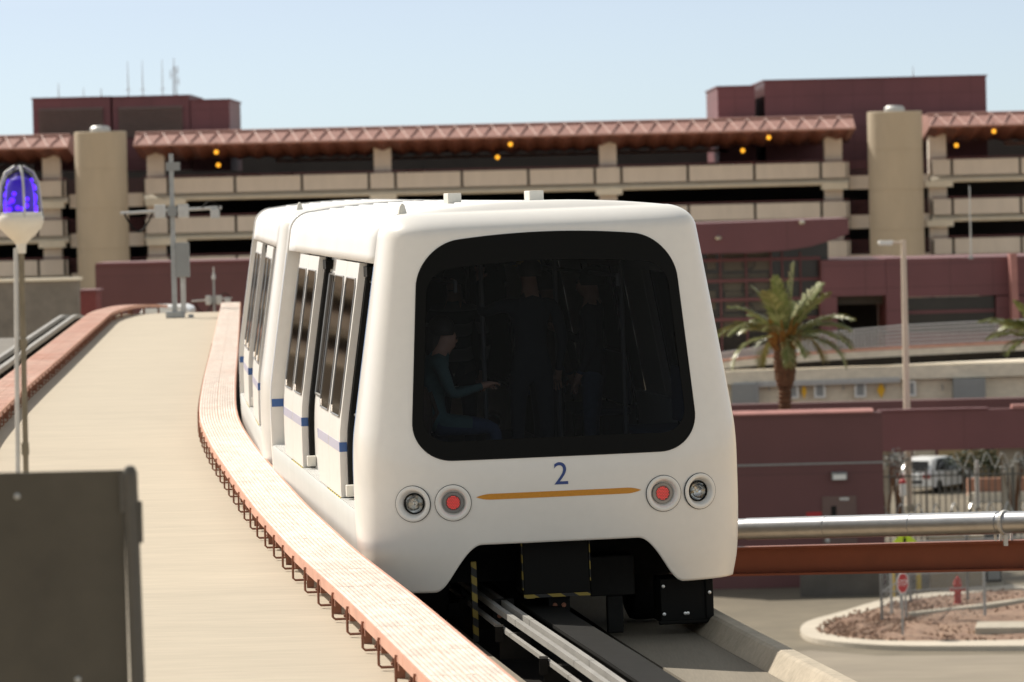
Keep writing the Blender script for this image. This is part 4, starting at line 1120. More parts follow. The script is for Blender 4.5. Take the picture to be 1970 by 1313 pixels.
q = at(1566, 991, D); MB().bb((q.x-O.x-.26,-.04,q.z-GZ-.1),(q.x-O.x+.26,-.004,q.z-GZ+.1)).build('red_notice', 'stop_red', t)
q = at(1592, 1040, D); MB().lathe([(.08,0),(.08,.05),(0,.07)], (q.x-O.x,-.01,q.z-GZ), 10, R=Matrix.Rotation(PI/2,3,'X')).build('round_fitting', 'galv_l', t)
# ramp wall and kerb line in shade at the foot of the building
t2 = thing('low_wall', 'low grey concrete wall at the foot of the maroon building', 'wall', (at(1540,1110,160).x, 160, GZ))
MB().bb((0,0,0),(2.8,.3,1.0)).build('wall', 'low_grey', t2); MB().bb((-.02,-.03,1.0),(2.82,.33,1.06)).build('coping', 'conc', t2)

# maroon overpass on pale columns
D = 190
a = at(1690, 790, D); b = at(2300, 786, D)
t = thing('overpass', 'maroon panelled overpass on pale columns above the fence', 'overpass', (a.x, D, GZ)); O = Vector(t.location)
zb = at(1830, 866, D).z
MB().bb((0,0,zb-GZ),(b.x-O.x,.4,at(1830,789,D).z-GZ)).bb((0,.401,zb-GZ+.05),(b.x-O.x,9,zb-GZ+.55)).build('girder', panel_mat('overpass_panels', (.195,.072,.075), 3.4, 30, line=.8), t)
MB().bb((-.02,-.1,at(1830,789,D).z-GZ),(at(1900,790,D).x-O.x,.5,at(1830,789,D).z-GZ+.06)).build('coping', 'maroon', t)
MB().bb((at(1947,790,D).x-O.x,-.1,at(1830,789,D).z-GZ),(b.x-O.x,.6,at(1830,785,D).z-GZ+.06)).build('coping', 'cap', t)
for x0, x1, dy in ((1930,1962,1.0),(1760,1800,28),(1694,1712,5.5),(2120,2150,1.0)):
    xa, xb = at(x0,900,D+dy).x-O.x, at(x1,900,D+dy).x-O.x
    MB().bb((xa,dy,0),(xb,dy+1.0,zb-GZ)).build('column', 'conc', t, bevel=.06)
    MB().bb((xa-.15,dy-.1,zb-GZ-.4),(xb+.15,dy+1.1,zb-GZ-.001)).build('capital', 'conc', t)
MB().bb((-6,30,0),(b.x-O.x,31,zb-GZ+.6)).build('far_wall', 'maroon_b', t)
# planter wall, hedge and ochre wall beyond the fence
t = thing('planter', 'long terracotta planter wall with a pale kerb behind the picket fence', 'planter', (at(1862,945,205).x, 205, GZ))
MB().bb((0,0,.25),(18,.5,1.0)).build('wall', 'barricade', t); MB().bb((0,-.5,0),(18,-.02,.42)).build('kerb', 'strip', t)
t = thing('ochre_wall', 'ochre low wall end beside the white car', 'wall', (at(1808,930,215).x, 215, GZ))
MB().bb((0,0,0),(2.6,.4,1.75)).prism([(2.6,0),(2.6,1.75),(4.4,.3),(4.4,0)], 'y', 0, .4).build('wall', mat('ochre_plaster', (.34,.25,.13), .9, var=.1), t); MB().bb((-1.3,-.06,1.75),(.9,.46,1.85)).build('coping', 'strip', t)
t = thing('white_post', 'slim white marker post right of the white car', 'post', (at(1880,940,200).x, 200, GZ))
MB().lathe([(.09,0),(.09,2.0),(.07,2.08),(0,2.1)], n=12).build('post', 'sign_white', t); MB().bb((-.14,-.14,0),(.14,.14,.12)).build('base', 'conc', t)
# hedge under the overpass
def leafclump(mb, c, r, n, s, mi=0):
    for _ in range(n):
        v = Vector((random.gauss(0,1), random.gauss(0,1), random.gauss(0,1))).normalized()*(random.random()**.4)
        p = Vector(c)+Vector((v.x*r[0], v.y*r[1], v.z*r[2]))
        R = Matrix.Rotation(random.uniform(0,6.28),3,'Z') @ Matrix.Rotation(random.uniform(-1.2,1.2),3,'X')
        q = [R @ Vector(k)*s*random.uniform(.6,1.3) for k in ((-.5,0,0),(0,.22,.05),(.5,0,0),(0,-.22,.05))]
        mb.add([p+k for k in q], [(0,1,2,3)], mi)
t = thing('hedge', 'dark clipped hedge in shade under the overpass', 'hedge', (at(1905,920,212).x, 212, GZ))
hb = MB(); leafclump(hb, (0,0,1.25), (2.2,.6,.75), 1500, .22); hb.build('foliage', mat('hedge_leaf', (.045,.065,.03), .6, var=.4, scale=4), t); MB().tube([(0,0,0),(0,0,1)], .06, 6).tube([(-1.2,0,0),(-1.2,0,1)], .06, 6).tube([(1.2,0,0),(1.2,0,1)], .06, 6).build('stems', 'trunk', t)
# wispy shrubs
def shrub(label, x, y, D, h, m, n=260):
    b_ = at(x, y, D); t = thing('shrub', label, 'shrub', (b_.x, D, GZ), group='grey wispy shrubs by the fence')
    st = MB(); lf = MB()
    zb_ = b_.z-GZ
    for i in range(9):
        an = random.uniform(0,6.28); r = random.uniform(.2,.55)*h; top = Vector((math.cos(an)*r, math.sin(an)*r, zb_+random.uniform(.55,1)*h))
        st.tube([(0,0,0),(top.x*.3,top.y*.3,top.z*.5),top], [.05,.03,.012], 5)
        leafclump(lf, top*.92, (h*.22,h*.22,h*.2), n//9, .16)
    st.build('stems', 'trunk', t); lf.build('foliage', m, t)
K['greyleaf'] = mat('grey_leaf', (.20,.21,.20), .6, var=.3, scale=4)
shrub('grey wispy shrub beside the light pole behind the fence', 1728, 925, 186, 1.3, 'greyleaf')
shrub('grey shrub at the corner of the maroon building', 1703, 930, 188, 1.5, 'greyleaf')
shrub('pale twiggy shrub in front of the pale column at the right edge', 1950, 920, 184, 1.2, 'greyleaf')

# white SUV behind the fence
car('parked_car', 'white car seen from behind through the picket fence', (at(1800,950,213).x, 213, GZ), math.radians(-122), 'car_white', suv=True, s=.92)

# light pole
D = 200
b_ = at(1749, 985, D)
t = thing('light_pole', 'cream light pole with a flat lamp arm pointing left', 'lamp post', (b_.x, D, GZ)); h = at(1738, 462, D).z-GZ
MB().lathe([(.16,0),(.155,2.0),(.13,h*.6),(.105,h)], n=14).build('pole', 'pole_cream', t, smooth=True)
MB().lathe([(.22,0),(.22,.25),(.17,.32)], n=14).build('base', 'conc', t)
MB().tube([(0,0,h-.12),(-.3,0,h-.10),(-.45,0,h-.10)], .05, 8).build('arm', 'pole_cream', t)
hd = MB().prism([(-.42,h-.02),(-.48,h-.22),(-1.02,h-.20),(-1.06,h-.08),(-1.0,h-.02)], 'y', -.2, .2).build('lamp_head', 'sign_white', t, bevel=.03)
MB().bb((-.98,-.16,h-.235),(-.52,.16,h-.222)).build('lens', 'glass_lens', hd)
t = thing('mast', 'very thin pale whip mast right of the light pole', 'mast', (at(1868,495,262).x, 262, at(1868,495,262).z))
MB().tube([(0,0,0),(0,0,3.9)], [.05,.03], 6).build('mast', 'galv_l', t); MB().bb((-.12,-.12,-.1),(.12,.12,.05)).build('foot', 'galv', t)

# elevated road: parapet, beam, walls and cabinets
D = 230
p0 = at(1380, 780, D)
t = thing('elevated_road', 'pale concrete elevated road with a white railing and grey cabinets', 'elevated road', (p0.x, D, GZ)); O = Vector(t.location)
def er(pts_top, pts_bot, dy0, dy1, name, m):
    """ribbon whose top/bottom edges follow picture points at distance D, thick from dy0 to dy1"""
    mb = MB(); rows = []
    for (x, ya), yb in zip(pts_top, pts_bot):
        a = at(x, ya, D); b = at(x, yb, D)
        rows.append([(a.x-O.x, dy0, a.z-GZ), (a.x-O.x, dy1, a.z-GZ), (b.x-O.x, dy1, b.z-GZ), (b.x-O.x, dy0, b.z-GZ)])
    mb.grid(rows, close=True); mb.add(rows[0], [(0,1,2,3)]); mb.add(rows[-1], [(3,2,1,0)])
    return mb.build(name, m, t)
xs = [1340,1400,1440,1490,1560,1640,1730,1850,1980,2150]
rail_y = [700,690,686,682,677,672,667,661,655,648]      # rust strip top
er(list(zip(xs, rail_y)), [y+5 for y in rail_y], -.5, .2, 'rust_strip', 'tray_edge')
er(list(zip(xs, [y+5.2 for y in rail_y])), [y+18 for y in rail_y], -.6, .3, 'parapet', 'ledge')
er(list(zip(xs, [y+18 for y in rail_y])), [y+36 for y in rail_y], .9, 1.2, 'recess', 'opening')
er(list(zip(xs, [716,714,712,711,709,706,704,700,697,692])), [740,739,738,736,734,731,729,725,721,716], -1.2, 6, 'beam', 'ledge')
er(list(zip(xs, [742,741,740,738,736,733,731,727,723,718])), [778,777,776,775,774,772,770,768,766,764], -.7, .2, 'lower_wall', 'ledge')
er(list(zip(xs, [778,777,776,775,774,772,770,768,766,764])), [800]*10, 1.5, 6, 'underside_shadow', 'opening')  # black slab standing in for the shadow below the road
for x0, x1, y0, y1 in ((1405,1452,737,792),(1829,1890,726,782)):
    c_ = MB(); wall_rect(c_, x0, y0, x1, y1, D, 1.0, O, -1.6); cb_ = c_.build('cabinet', 'box_grey', t)
c_ = MB(); wall_rect(c_, 1452, 733, 1457, 800, D, .2, O, -1.5); c_.build('bracket_post', 'galv', t)
# conduit under the beam
for dy in (0, 5):
    a = at(1410, 737+dy, D); b = at(1727, 727+dy, D); MB().tube([(a.x-O.x,-1.3,a.z-GZ),(b.x-O.x,-1.3,b.z-GZ)], .07, 6).build('conduit', 'galv_l', t)
for x in (1478, 1530, 1620, 1700, 1810):
    a = at(x, 738, D); b = at(x, 750, D); MB().tube([(a.x-O.x,-.85,a.z-GZ),(b.x-O.x,-.85,b.z-GZ)], .035, 5).build('bracket', 'galv', t)
# railing along the top
rl = MB()
for q in range(6):
    pts = []
    for x, y in zip(xs, rail_y):
        hh = lerp(4, 40 if x > 1640 else 36, q/5.); a = at(x, y-hh*min(1, max(.35, (x-1330)/280)), D); pts.append((a.x-O.x, .1, a.z-GZ))
    rl.tube(pts, .035, 5)
rl.build('railing', 'galv_l', t)
pk = MB()
for i in range(110):
    x = 1420+i*6.6; y = interp(list(zip(xs, rail_y)), x); hh = 40*min(1, max(.35, (x-1330)/280))
    a = at(x, y, D); pk.bb((a.x-O.x-.022, .05, a.z-GZ), (a.x-O.x+.022, .09, a.z-GZ+hh*D/F))
pk.build('picket_infill', 'galv_l', t)
for x in (1480, 1900): 
    a = at(x, 790, D); MB().bb((a.x-O.x-.8, 1.6, 0), (a.x-O.x+.8, 3.6, at(x,776,D).z-GZ)).build('column', 'conc', t)
# signs on the lower wall
for i, (x, y, kd, lb) in enumerate([(1577,751,'frame','white square frame right of the palm trunk'),(1655,750,'frame','white square frame in the middle of the elevated road wall'),(1751,748,'frame','white square frame behind the light pole'),(1525,752,'frame','white square frame mostly behind the palm trunk'),(1547,753,'yellow','narrow yellow warning sign between palm and white frame'),(1695,751,'yellow','yellow diamond warning sign left of the light pole')]):
    p = at(x, y, D-1.0); s_ = D/F
    if kd == 'frame':
        t = thing('wall_sign', lb, 'sign', p, group='square white frames on the elevated road')
        w_, h_ = 11*s_, 15*s_; e = 4*s_
        MB().bb((-w_,-.06,-h_),(-w_+e,.06,h_)).bb((w_-e,-.06,-h_),(w_,.06,h_)).bb((-w_+e,-.06,h_-e),(w_-e,.06,h_)).bb((-w_+e,-.06,-h_),(w_-e,.06,-h_+e)).build('frame', 'sign_white', t)
        MB().bb((-w_+e,-.02,-h_+e),(w_-e,.0,h_-e)).build('panel', 'box_grey', t); MB().bb((-.05,.06,.1),(.05,.6,.2)).build('bracket', 'galv', t)
    else:
        t = thing('warning_sign', lb, 'sign', p, group='yellow diamond signs on the elevated road'); h_ = 16*s_; w_ = (5 if 'narrow' in lb else 8)*s_
        MB().prism([(-w_,0),(0,h_),(w_,0),(0,-h_)], 'y', -.02, .02).build('plate', 'sign_yel', t); MB().bb((-.03,.02,-.1),(.03,.6,.1)).build('bracket', 'galv', t)

# palms
def palm(label, x, ytop, D, nf, fl, seed, hs=1.0):
    random.seed(seed)
    b_ = at(x, ytop, D); h = b_.z-GZ
    t = thing('palm_tree', label, 'palm tree', (b_.x-.02*h, D, GZ), group='date palms behind the maroon building')
    pr = []; z = 0
    while z < h-1.7*hs: pr += [(.21,z),(.26,z+.10),(.20,z+.14)]; z += .16
    N = len(pr)
    z0 = z
    for i in range(12):
        f = i/11; r = lerp(.32,.43,math.sin(PI*min(1,f*1.05))**.8)
        pr += [(r*.92,z0+f*1.75*hs),(r,z0+f*1.75*hs+.09)]
    pr += [(.30,h+.15),(.18,h+.35)]
    tk = MB().lathe(pr, n=22)
    tk.v = [(x_*(1+random.uniform(-.08,.08))+.02*z_, y_*(1+random.uniform(-.08,.08)), z_) for x_, y_, z_ in tk.v]
    tk.build('trunk', 'trunk', t)
    bs = MB()
    for i in range(70):
        an = random.uniform(0,6.28); zz = h-random.uniform(-.35,.4); r = .28
        c = Vector((math.cos(an)*r+.02*h, math.sin(an)*r, zz)); d = Vector((math.cos(an)*.35, math.sin(an)*.35, random.uniform(.35,.8)))
        bs.tube([c, c+d*.5, c+d], [.06,.05,.02], 4)
    bs.build('leaf_bases', 'boots', t)
    for i in range(nf):
        an = i*2.39996+random.uniform(-.45,.45); f = (i+.5)/nf
        el = lerp(1.45, -.05, f**.75)+random.uniform(-.22,.22); ln = fl*random.uniform(.72,1.12); droop = lerp(.25, 1.2, f)*random.uniform(.7,1.3)
        if i < 2: el = 1.52-.1*i; droop = .08; ln = fl*(1.12-.2*i)
        fr = MB(); P = []; d0 = Vector((math.cos(an)*math.cos(el), math.sin(an)*math.cos(el), math.sin(el))); p = Vector((.02*h+math.cos(an)*.18, math.sin(an)*.18, h+.25))
        NSEG = 14; cur = el
        for k_ in range(NSEG+1):
            P.append(p.copy()); cur = el-droop*(k_/NSEG)**1.6*1.25
            p = p+Vector((math.cos(an)*math.cos(cur), math.sin(an)*math.cos(cur), math.sin(cur)))*ln/NSEG
        fr.tube(P, [lerp(.045,.008,k_/NSEG) for k_ in range(NSEG+1)], 4, mi=1)
        side = Vector((-math.sin(an), math.cos(an), 0))
        NL = 46
        for k_ in range(NL):
            s_ = .12+.88*k_/NL; q = s_*NSEG; i0 = min(NSEG-1, int(q)); pp = P[i0].lerp(P[i0+1], q-i0); tg = (P[i0+1]-P[i0]).normalized(); upv = side.cross(tg)
            if upv.z < 0: upv = -upv
            ll = ln*.28*math.sin(PI*min(1,(s_*.86+.10)))**.7*random.uniform(.8,1.15)
            for sd in (-1, 1):
                d = (side*sd*.75+tg*.85+upv*random.uniform(.05,.45)).normalized()*ll; d.z -= ll*.12
                wv = tg*.040+upv*.014
                mid = pp+d*.55+Vector((0,0,-.02*ll)); tip = pp+d+Vector((0,0,-.16*ll))
                fr.add([pp-wv*.6, pp+wv*.6, mid+wv, mid-wv, tip], [(0,1,2,3),(3,2,4)], 0 if random.random() < .72 else 1)
        fr.build('frond', ['frond','frond_y'], t)
    random.seed(11)
palm('date palm with a brown trunk standing behind the maroon building', 1510, 660, 173, 29, 2.4, 21)
palm('second palm cut off by the right edge of the photo', 2008, 668, 173, 22, 2.5, 9, .9)

# ================================================================== PIPE BRIDGE
a = at(1405, 1019, 50.0); b = at(2150, 1000, 47.0)
t = thing('pipe', 'silver clad pipe crossing beside the train on the right', 'pipe', a); d = b-a; ln = d.length; dn = d.normalized()
r = .112
sd_ = dn.cross(Vector((0,0,1))).normalized(); upv = sd_.cross(dn)
def seg(s0, s1, rr, m, name, n=32):
    return MB().tube([dn*s0, dn*s1], rr, n).build(name, m, t, smooth=True)
j0 = (at(1449,1018,50)-a).length; j1 = (at(1938,1004,48)-a).length
seg(-.4, j0, r-.002, 'pipe', 'elbow_sleeve'); seg(j0-.01, j1, r+.003, 'pipe', 'cladding'); seg(j1-.005, ln, r-.003, 'pipe', 'far_sleeve')
for s_ in (lerp(j0,j1,.32), lerp(j0,j1,.66)): MB().tube([dn*(s_-.012), dn*(s_+.012)], r+.0065, 32).build('joint_band', 'pipe', t, smooth=True)
rv = MB(); rv.tube([dn*(j0+.02)+upv*(r*.55)-sd_*0+(-sd_ if sd_.y > 0 else sd_)*0+Vector((0,-1,0))*r*.86, dn*(j1-.02)+upv*(r*.55)+Vector((0,-1,0))*r*.86], .006, 4)
rv.build('seam', 'galv_l', t)
s_ = (at(1955,1003,48)-a).length
ck = MB().tube([dn*(s_-.018), dn*(s_+.018)], r+.014, 28).bb(tuple(dn*s_+Vector((-.02,-.05,-r-.12))), tuple(dn*s_+Vector((.02,.05,-r-.01)))); ck.build('clamp', 'galv_l', t)
for i, x in enumerate((1915,1925,1935,1946)):
    q = at(x, 1032, 48)-a; MB().bb((q.x-.012,q.y-.02,q.z-.045),(q.x+.012,q.y+.02,q.z+.045)).build('spacer', 'sign_white' if i != 2 else 'orange', t)
a2 = at(1380, 1081, 50.4); b2 = at(2150, 1064, 47.2)
t = thing('steel_beam', 'rust red steel beam below the silver pipe', 'beam', a2); d = b2-a2; dn2 = d.normalized()
hh = .152; mb = MB()
sec = [(-.10,-hh),(.10,-hh),(.10,-hh+.022),(.012,-hh+.03),(.012,hh-.03),(.10,hh-.022),(.10,hh),(-.10,hh),(-.10,hh-.022),(-.012,hh-.03),(-.012,-hh+.03),(-.10,-hh+.022)]
sx = dn2.cross(Vector((0,0,1))).normalized()
mb.grid([[dn2*s+sx*x+Vector((0,0,z)) for x, z in sec] for s in (0, d.length*.5, d.length)], close=True)
mb.build('beam', 'beam_red', t)
q = at(2040, 1074, 48); MB().bb((q.x-a2.x-.15,q.y-a2.y-.15,GZ-a2.z),(q.x-a2.x+.15,q.y-a2.y+.15,-hh-.005)).build('support_post', 'beam_red', t)

# ================================================================== SIGNS, BOLLARDS, HYDRANT, FENCES
p = onz(1737, 1230, GZ+.1); D = p.y; h = (1230-1100)*D/F
t = thing('stop_sign', 'red stop sign on a thin post in the gravel island', 'stop sign', (p.x, p.y, GZ+.1), (0,0,math.radians(52)))
R_ = .34; hz_ = h-.34
octo = [(R_*math.cos(PI/8+i*PI/4), hz_+R_*math.sin(PI/8+i*PI/4)) for i in range(8)]
octi = [(R_*.9*math.cos(PI/8+i*PI/4), hz_+R_*.9*math.sin(PI/8+i*PI/4)) for i in range(8)]
pl = MB().prism(octo, 'y', -.004, .004).build('plate', 'sign_white', t, loc=(0,-.035,0)); MB().prism(octi, 'y', -.0065, -.0045).build('red_face', 'stop_red', pl)
me = text_mesh('STOP', .23)
for v in me.vertices: v.co = Vector((v.co.x, -.0085, hz_+v.co.y*1.15))
me.materials.clear(); me.materials.append(K['sign_white']); o = bpy.data.objects.new('lettering', me); COL.objects.link(o); o.parent = pl
MB().bb((-.025,-.025,0),(.025,.025,h-.1)).build('post', 'galv', t)
p = onz(1740, 1175, GZ); D = 150
q = at(1740, 1033, D)
t = thing('pedestrian_sign', 'lime green sign tip showing between pipe and red beam', 'sign', (q.x, D, GZ))
hz_ = q.z-GZ-.15; pl = MB().prism([(-.46,hz_-.1),(0,hz_+.36),(.46,hz_-.1),(0,hz_-.56)], 'y', -.01, .01).build('plate', 'sign_lime', t, loc=(0,-.05,0))
MB().lathe([(0,-.04),(.035,0),(0,.04)], (0,-.012,hz_+.17), 8).prism([(-.04,hz_-.15),(.04,hz_-.15),(.05,hz_+.12),(-.05,hz_+.12)], 'y', -.014, -.011).prism([(-.09,hz_-.42),(-.03,hz_-.42),(.02,hz_-.14),(-.03,hz_-.14)], 'y', -.014, -.011).prism([(.05,hz_-.42),(.1,hz_-.42),(.03,hz_-.14),(-.02,hz_-.14)], 'y', -.0145, -.0115).build('figure', 'black', pl)
MB().bb((-.03,-.03,0),(.03,.03,hz_)).build('post', 'galv', t)
for x, yb, D, lb in ((1718,1152,158,'yellow bollard just left of the stop sign'),(1768,1138,160,'yellow bollard to the right of the stop sign')):
    q = onz(x, yb, GZ); h = 1.15
    t = thing('bollard', lb, 'bollard', (q.x, q.y, GZ), group='yellow bollards by the fence')
    MB().lathe([(.085,0),(.085,h-.04),(.06,h),(0,h+.01)], n=14).build('post', 'yellow', t, smooth=True); MB().lathe([(.16,0),(.16,.05),(.09,.06)], n=14).build('foot', 'conc', t)
p = onz(1843, 1164, GZ+.1)
t = thing('fire_hydrant', 'red fire hydrant inside the chain link fence', 'fire hydrant', (p.x, p.y, GZ+.1))
MB().lathe([(.17,0),(.17,.05),(.12,.06),(.115,.62),(.15,.64),(.15,.69),(.13,.70),(.125,.78),(.08,.88),(.03,.91),(.03,.96),(0,.97)], n=20).build('barrel', 'hydrant', t, smooth=True, angle=30)
for an in (0, PI): MB().lathe([(.06,.09),(.06,.19),(.075,.19),(.075,.24),(.03,.25),(0,.27)], (0,0,.50), 12, R=Matrix.Rotation(PI/2,3,'Y') @ Matrix.Rotation(an,3,'X')).build('outlet', 'hydrant', t, smooth=True)
MB().lathe([(.08,.09),(.08,.17),(.095,.17),(.095,.22),(0,.24)], (0,0,.42), 14, R=Matrix.Rotation(PI/2,3,'X')).build('front_outlet', 'hydrant', t, smooth=True)

def chain_fence(label, pts, h, zb, posts=2.6, barb=True):
    t = thing('chain_link_fence', label, 'fence', (pts[0][0], pts[0][1], zb)); O = Vector(t.location)
    mesh = MB(); top = MB(); ps = []
    for (x0, y0), (x1, y1) in zip(pts, pts[1:]):
        L_ = math.hypot(x1-x0, y1-y0); n = max(1, round(L_/posts)); d = Vector((x1-x0, y1-y0, 0))/L_; o0 = Vector((x0-O.x, y0-O.y, 0))
        for i in range(n+1): ps.append(o0+d*(L_*i/n))
        s = -h
        while s < L_:
            for sg in (0, 1):
                a_, b_ = max(0, s), min(L_, s+h)
                if b_-a_ < .05: continue
                z0_, z1_ = (a_-s, b_-s) if sg == 0 else (h-(a_-s), h-(b_-s))
                A = o0+d*a_+Vector((0,0,z0_)); B = o0+d*b_+Vector((0,0,z1_)); w = Vector((0,0,.006))
                mesh.add([A-w, B-w, B+w, A+w], [(0,1,2,3)])
            s += .16
        top.tube([o0+Vector((0,0,h)), o0+d*L_+Vector((0,0,h))], .028, 6); top.tube([o0+Vector((0,0,h*.5)), o0+d*L_+Vector((0,0,h*.5))], .02, 6)
        if barb:
            N = int(L_*14); cp = [o0+d*(L_*i/N)+Vector((0,0,h+.30))+Vector((0,0,1))*.30*math.cos(i*.72)+Vector((-d.y,d.x,0))*.30*math.sin(i*.72) for i in range(N+1)]
            w_ = MB().tube(cp, .024, 4); w_.build('razor_wire', 'wire', t)
    mesh.build('chain_mesh', 'galv', t); top.build('rails', 'galv', t)
    first = None
    for q in ps:
        if first is None: first = o = MB().tube([(0,0,0),(0,0,h+.1)], .045, 8).lathe([(.05,h+.1),(.05,h+.13),(0,h+.16)], n=8).build('post', 'galv', t)
        else: o = first.copy(); COL.objects.link(o); o.parent = t
        o.location = q
A = onz(1697, 1205, GZ); B = onz(1895, 1195, GZ); C_ = onz(1752, 1168, GZ); E_ = onz(2060, 1152, GZ); G_ = onz(1862, 1163, GZ)
hf = (1205-1020)*A.y/F
chain_fence('chain link fence with razor wire around the gravel island', [(E_.x, E_.y), (G_.x, G_.y), (C_.x, C_.y), (A.x, A.y), (B.x, B.y)], 2.1, GZ+.02, barb=False)
F1 = at(1700, 1090, 166); F2 = at(2040, 1090, 166)
chain_fence('chain link fence topped with razor wire coils behind the pipe', [(F1.x, 166), (F2.x, 166)], at(1800, 1002, 166).z-GZ, GZ)
t = thing('picket_fence', 'dark steel picket fence in front of the white car', 'fence', (at(1700,980,180).x, 180, GZ)); O = Vector(t.location)
h = at(1830, 905, 180).z-GZ; x1 = at(2030,900,180).x-O.x
first = None; n = int(x1/.235)
for i in range(n):
    if first is None: first = o = MB().bb((-.022,-.022,.05),(.022,.022,h)).lathe([(.03,h),(.0,h+.12)], n=4).build('picket', 'fence_steel', t)
    else: o = first.copy(); COL.objects.link(o); o.parent = t
    o.location = (i*.235, 0, 0)
MB().bb((0,-.03,h-.22),(x1,.03,h-.16)).build('top_rail', 'fence_steel', t); MB().bb((0,-.03,.2),(x1,.03,.26)).build('bottom_rail', 'fence_steel', t)
for i in range(5): MB().bb((i*x1/4-.03,.03,0),(i*x1/4+.03,.09,h+.1)).build('post', 'fence_steel', t)
N = int(x1*9); MB().tube([(x1*(.42+.55*i/N), 0, h+.35+.28*math.cos(i*.65)) if True else None for i in range(N)], .014, 4).build('razor_wire', 'wire', t)
t = thing('post_box', 'white marker tube with a red cap on the picket fence', 'marker', (at(1737,945,178).x, 178, GZ)); zz = at(1737,952,178).z-GZ
MB().tube([(0,0,0),(0,0,zz)], .035, 8).build('post', 'galv', t); MB().lathe([(.11,zz-.05),(.12,zz),(.12,zz+.42)], n=14).build('tube', 'sign_white', t, smooth=True); MB().lathe([(.13,zz+.42),(.13,zz+.52),(.06,zz+.58),(0,zz+.6)], n=14).build('cap', 'stop_red', t, smooth=True)
# blocks and wheel stops on the island
def kblock(name, label, pts, h, m='conc'):
    q = [onz(x, y, GZ+.1) for x, y in pts]; c = q[0]
    t = thing(name, label, 'concrete block', (c.x, c.y, GZ+.1))
    n = len(q)
    MB().add([(p.x-c.x, p.y-c.y, 0) for p in q]+[(p.x-c.x, p.y-c.y, h) for p in q], [tuple(range(n)), tuple(range(2*n-1,n-1,-1))]+[(i,(i+1) % n,n+(i+1) % n,n+i) for i in range(n)]).build('block', m, t, bevel=.03)
kblock('concrete_block', 'grey concrete block lying on the gravel at the right edge', [(1876,1226),(2060,1224),(2060,1212),(1880,1214)], .28)
kblock('concrete_edging', 'long low concrete edging running through the gravel island', [(1748,1190),(1880,1176),(2060,1150),(2060,1147),(1880,1172),(1748,1187)], .16)
t = thing('utility_wall', 'tan equipment wall behind the fire hydrant', 'wall', (at(1790,1120,162).x, 162, GZ))
MB().bb((0,0,0),(at(1892,1120,162).x-at(1790,1120,162).x,.3,1.75)).build('panel', mat('tan_screen', (.33,.265,.185), .8, var=.1), t); MB().bb((-.05,-.05,1.75),(at(1892,1120,162).x-at(1790,1120,162).x+.05,.35,1.82)).build('coping', 'conc', t)
t = thing('utility_cabinet', 'dark grey cabinet right of the tan wall', 'cabinet', (at(1898,1120,163).x, 163, GZ))
MB().bb((0,0,.1),(.52,.6,1.7)).build('case', 'dark_steel', t, bevel=.02); MB().bb((-.05,-.05,0),(.57,.65,.1)).build('plinth', 'conc', t); MB().bb((.05,-.015,.2),(.47,-.002,1.6)).build('door', 'box_grey', t)

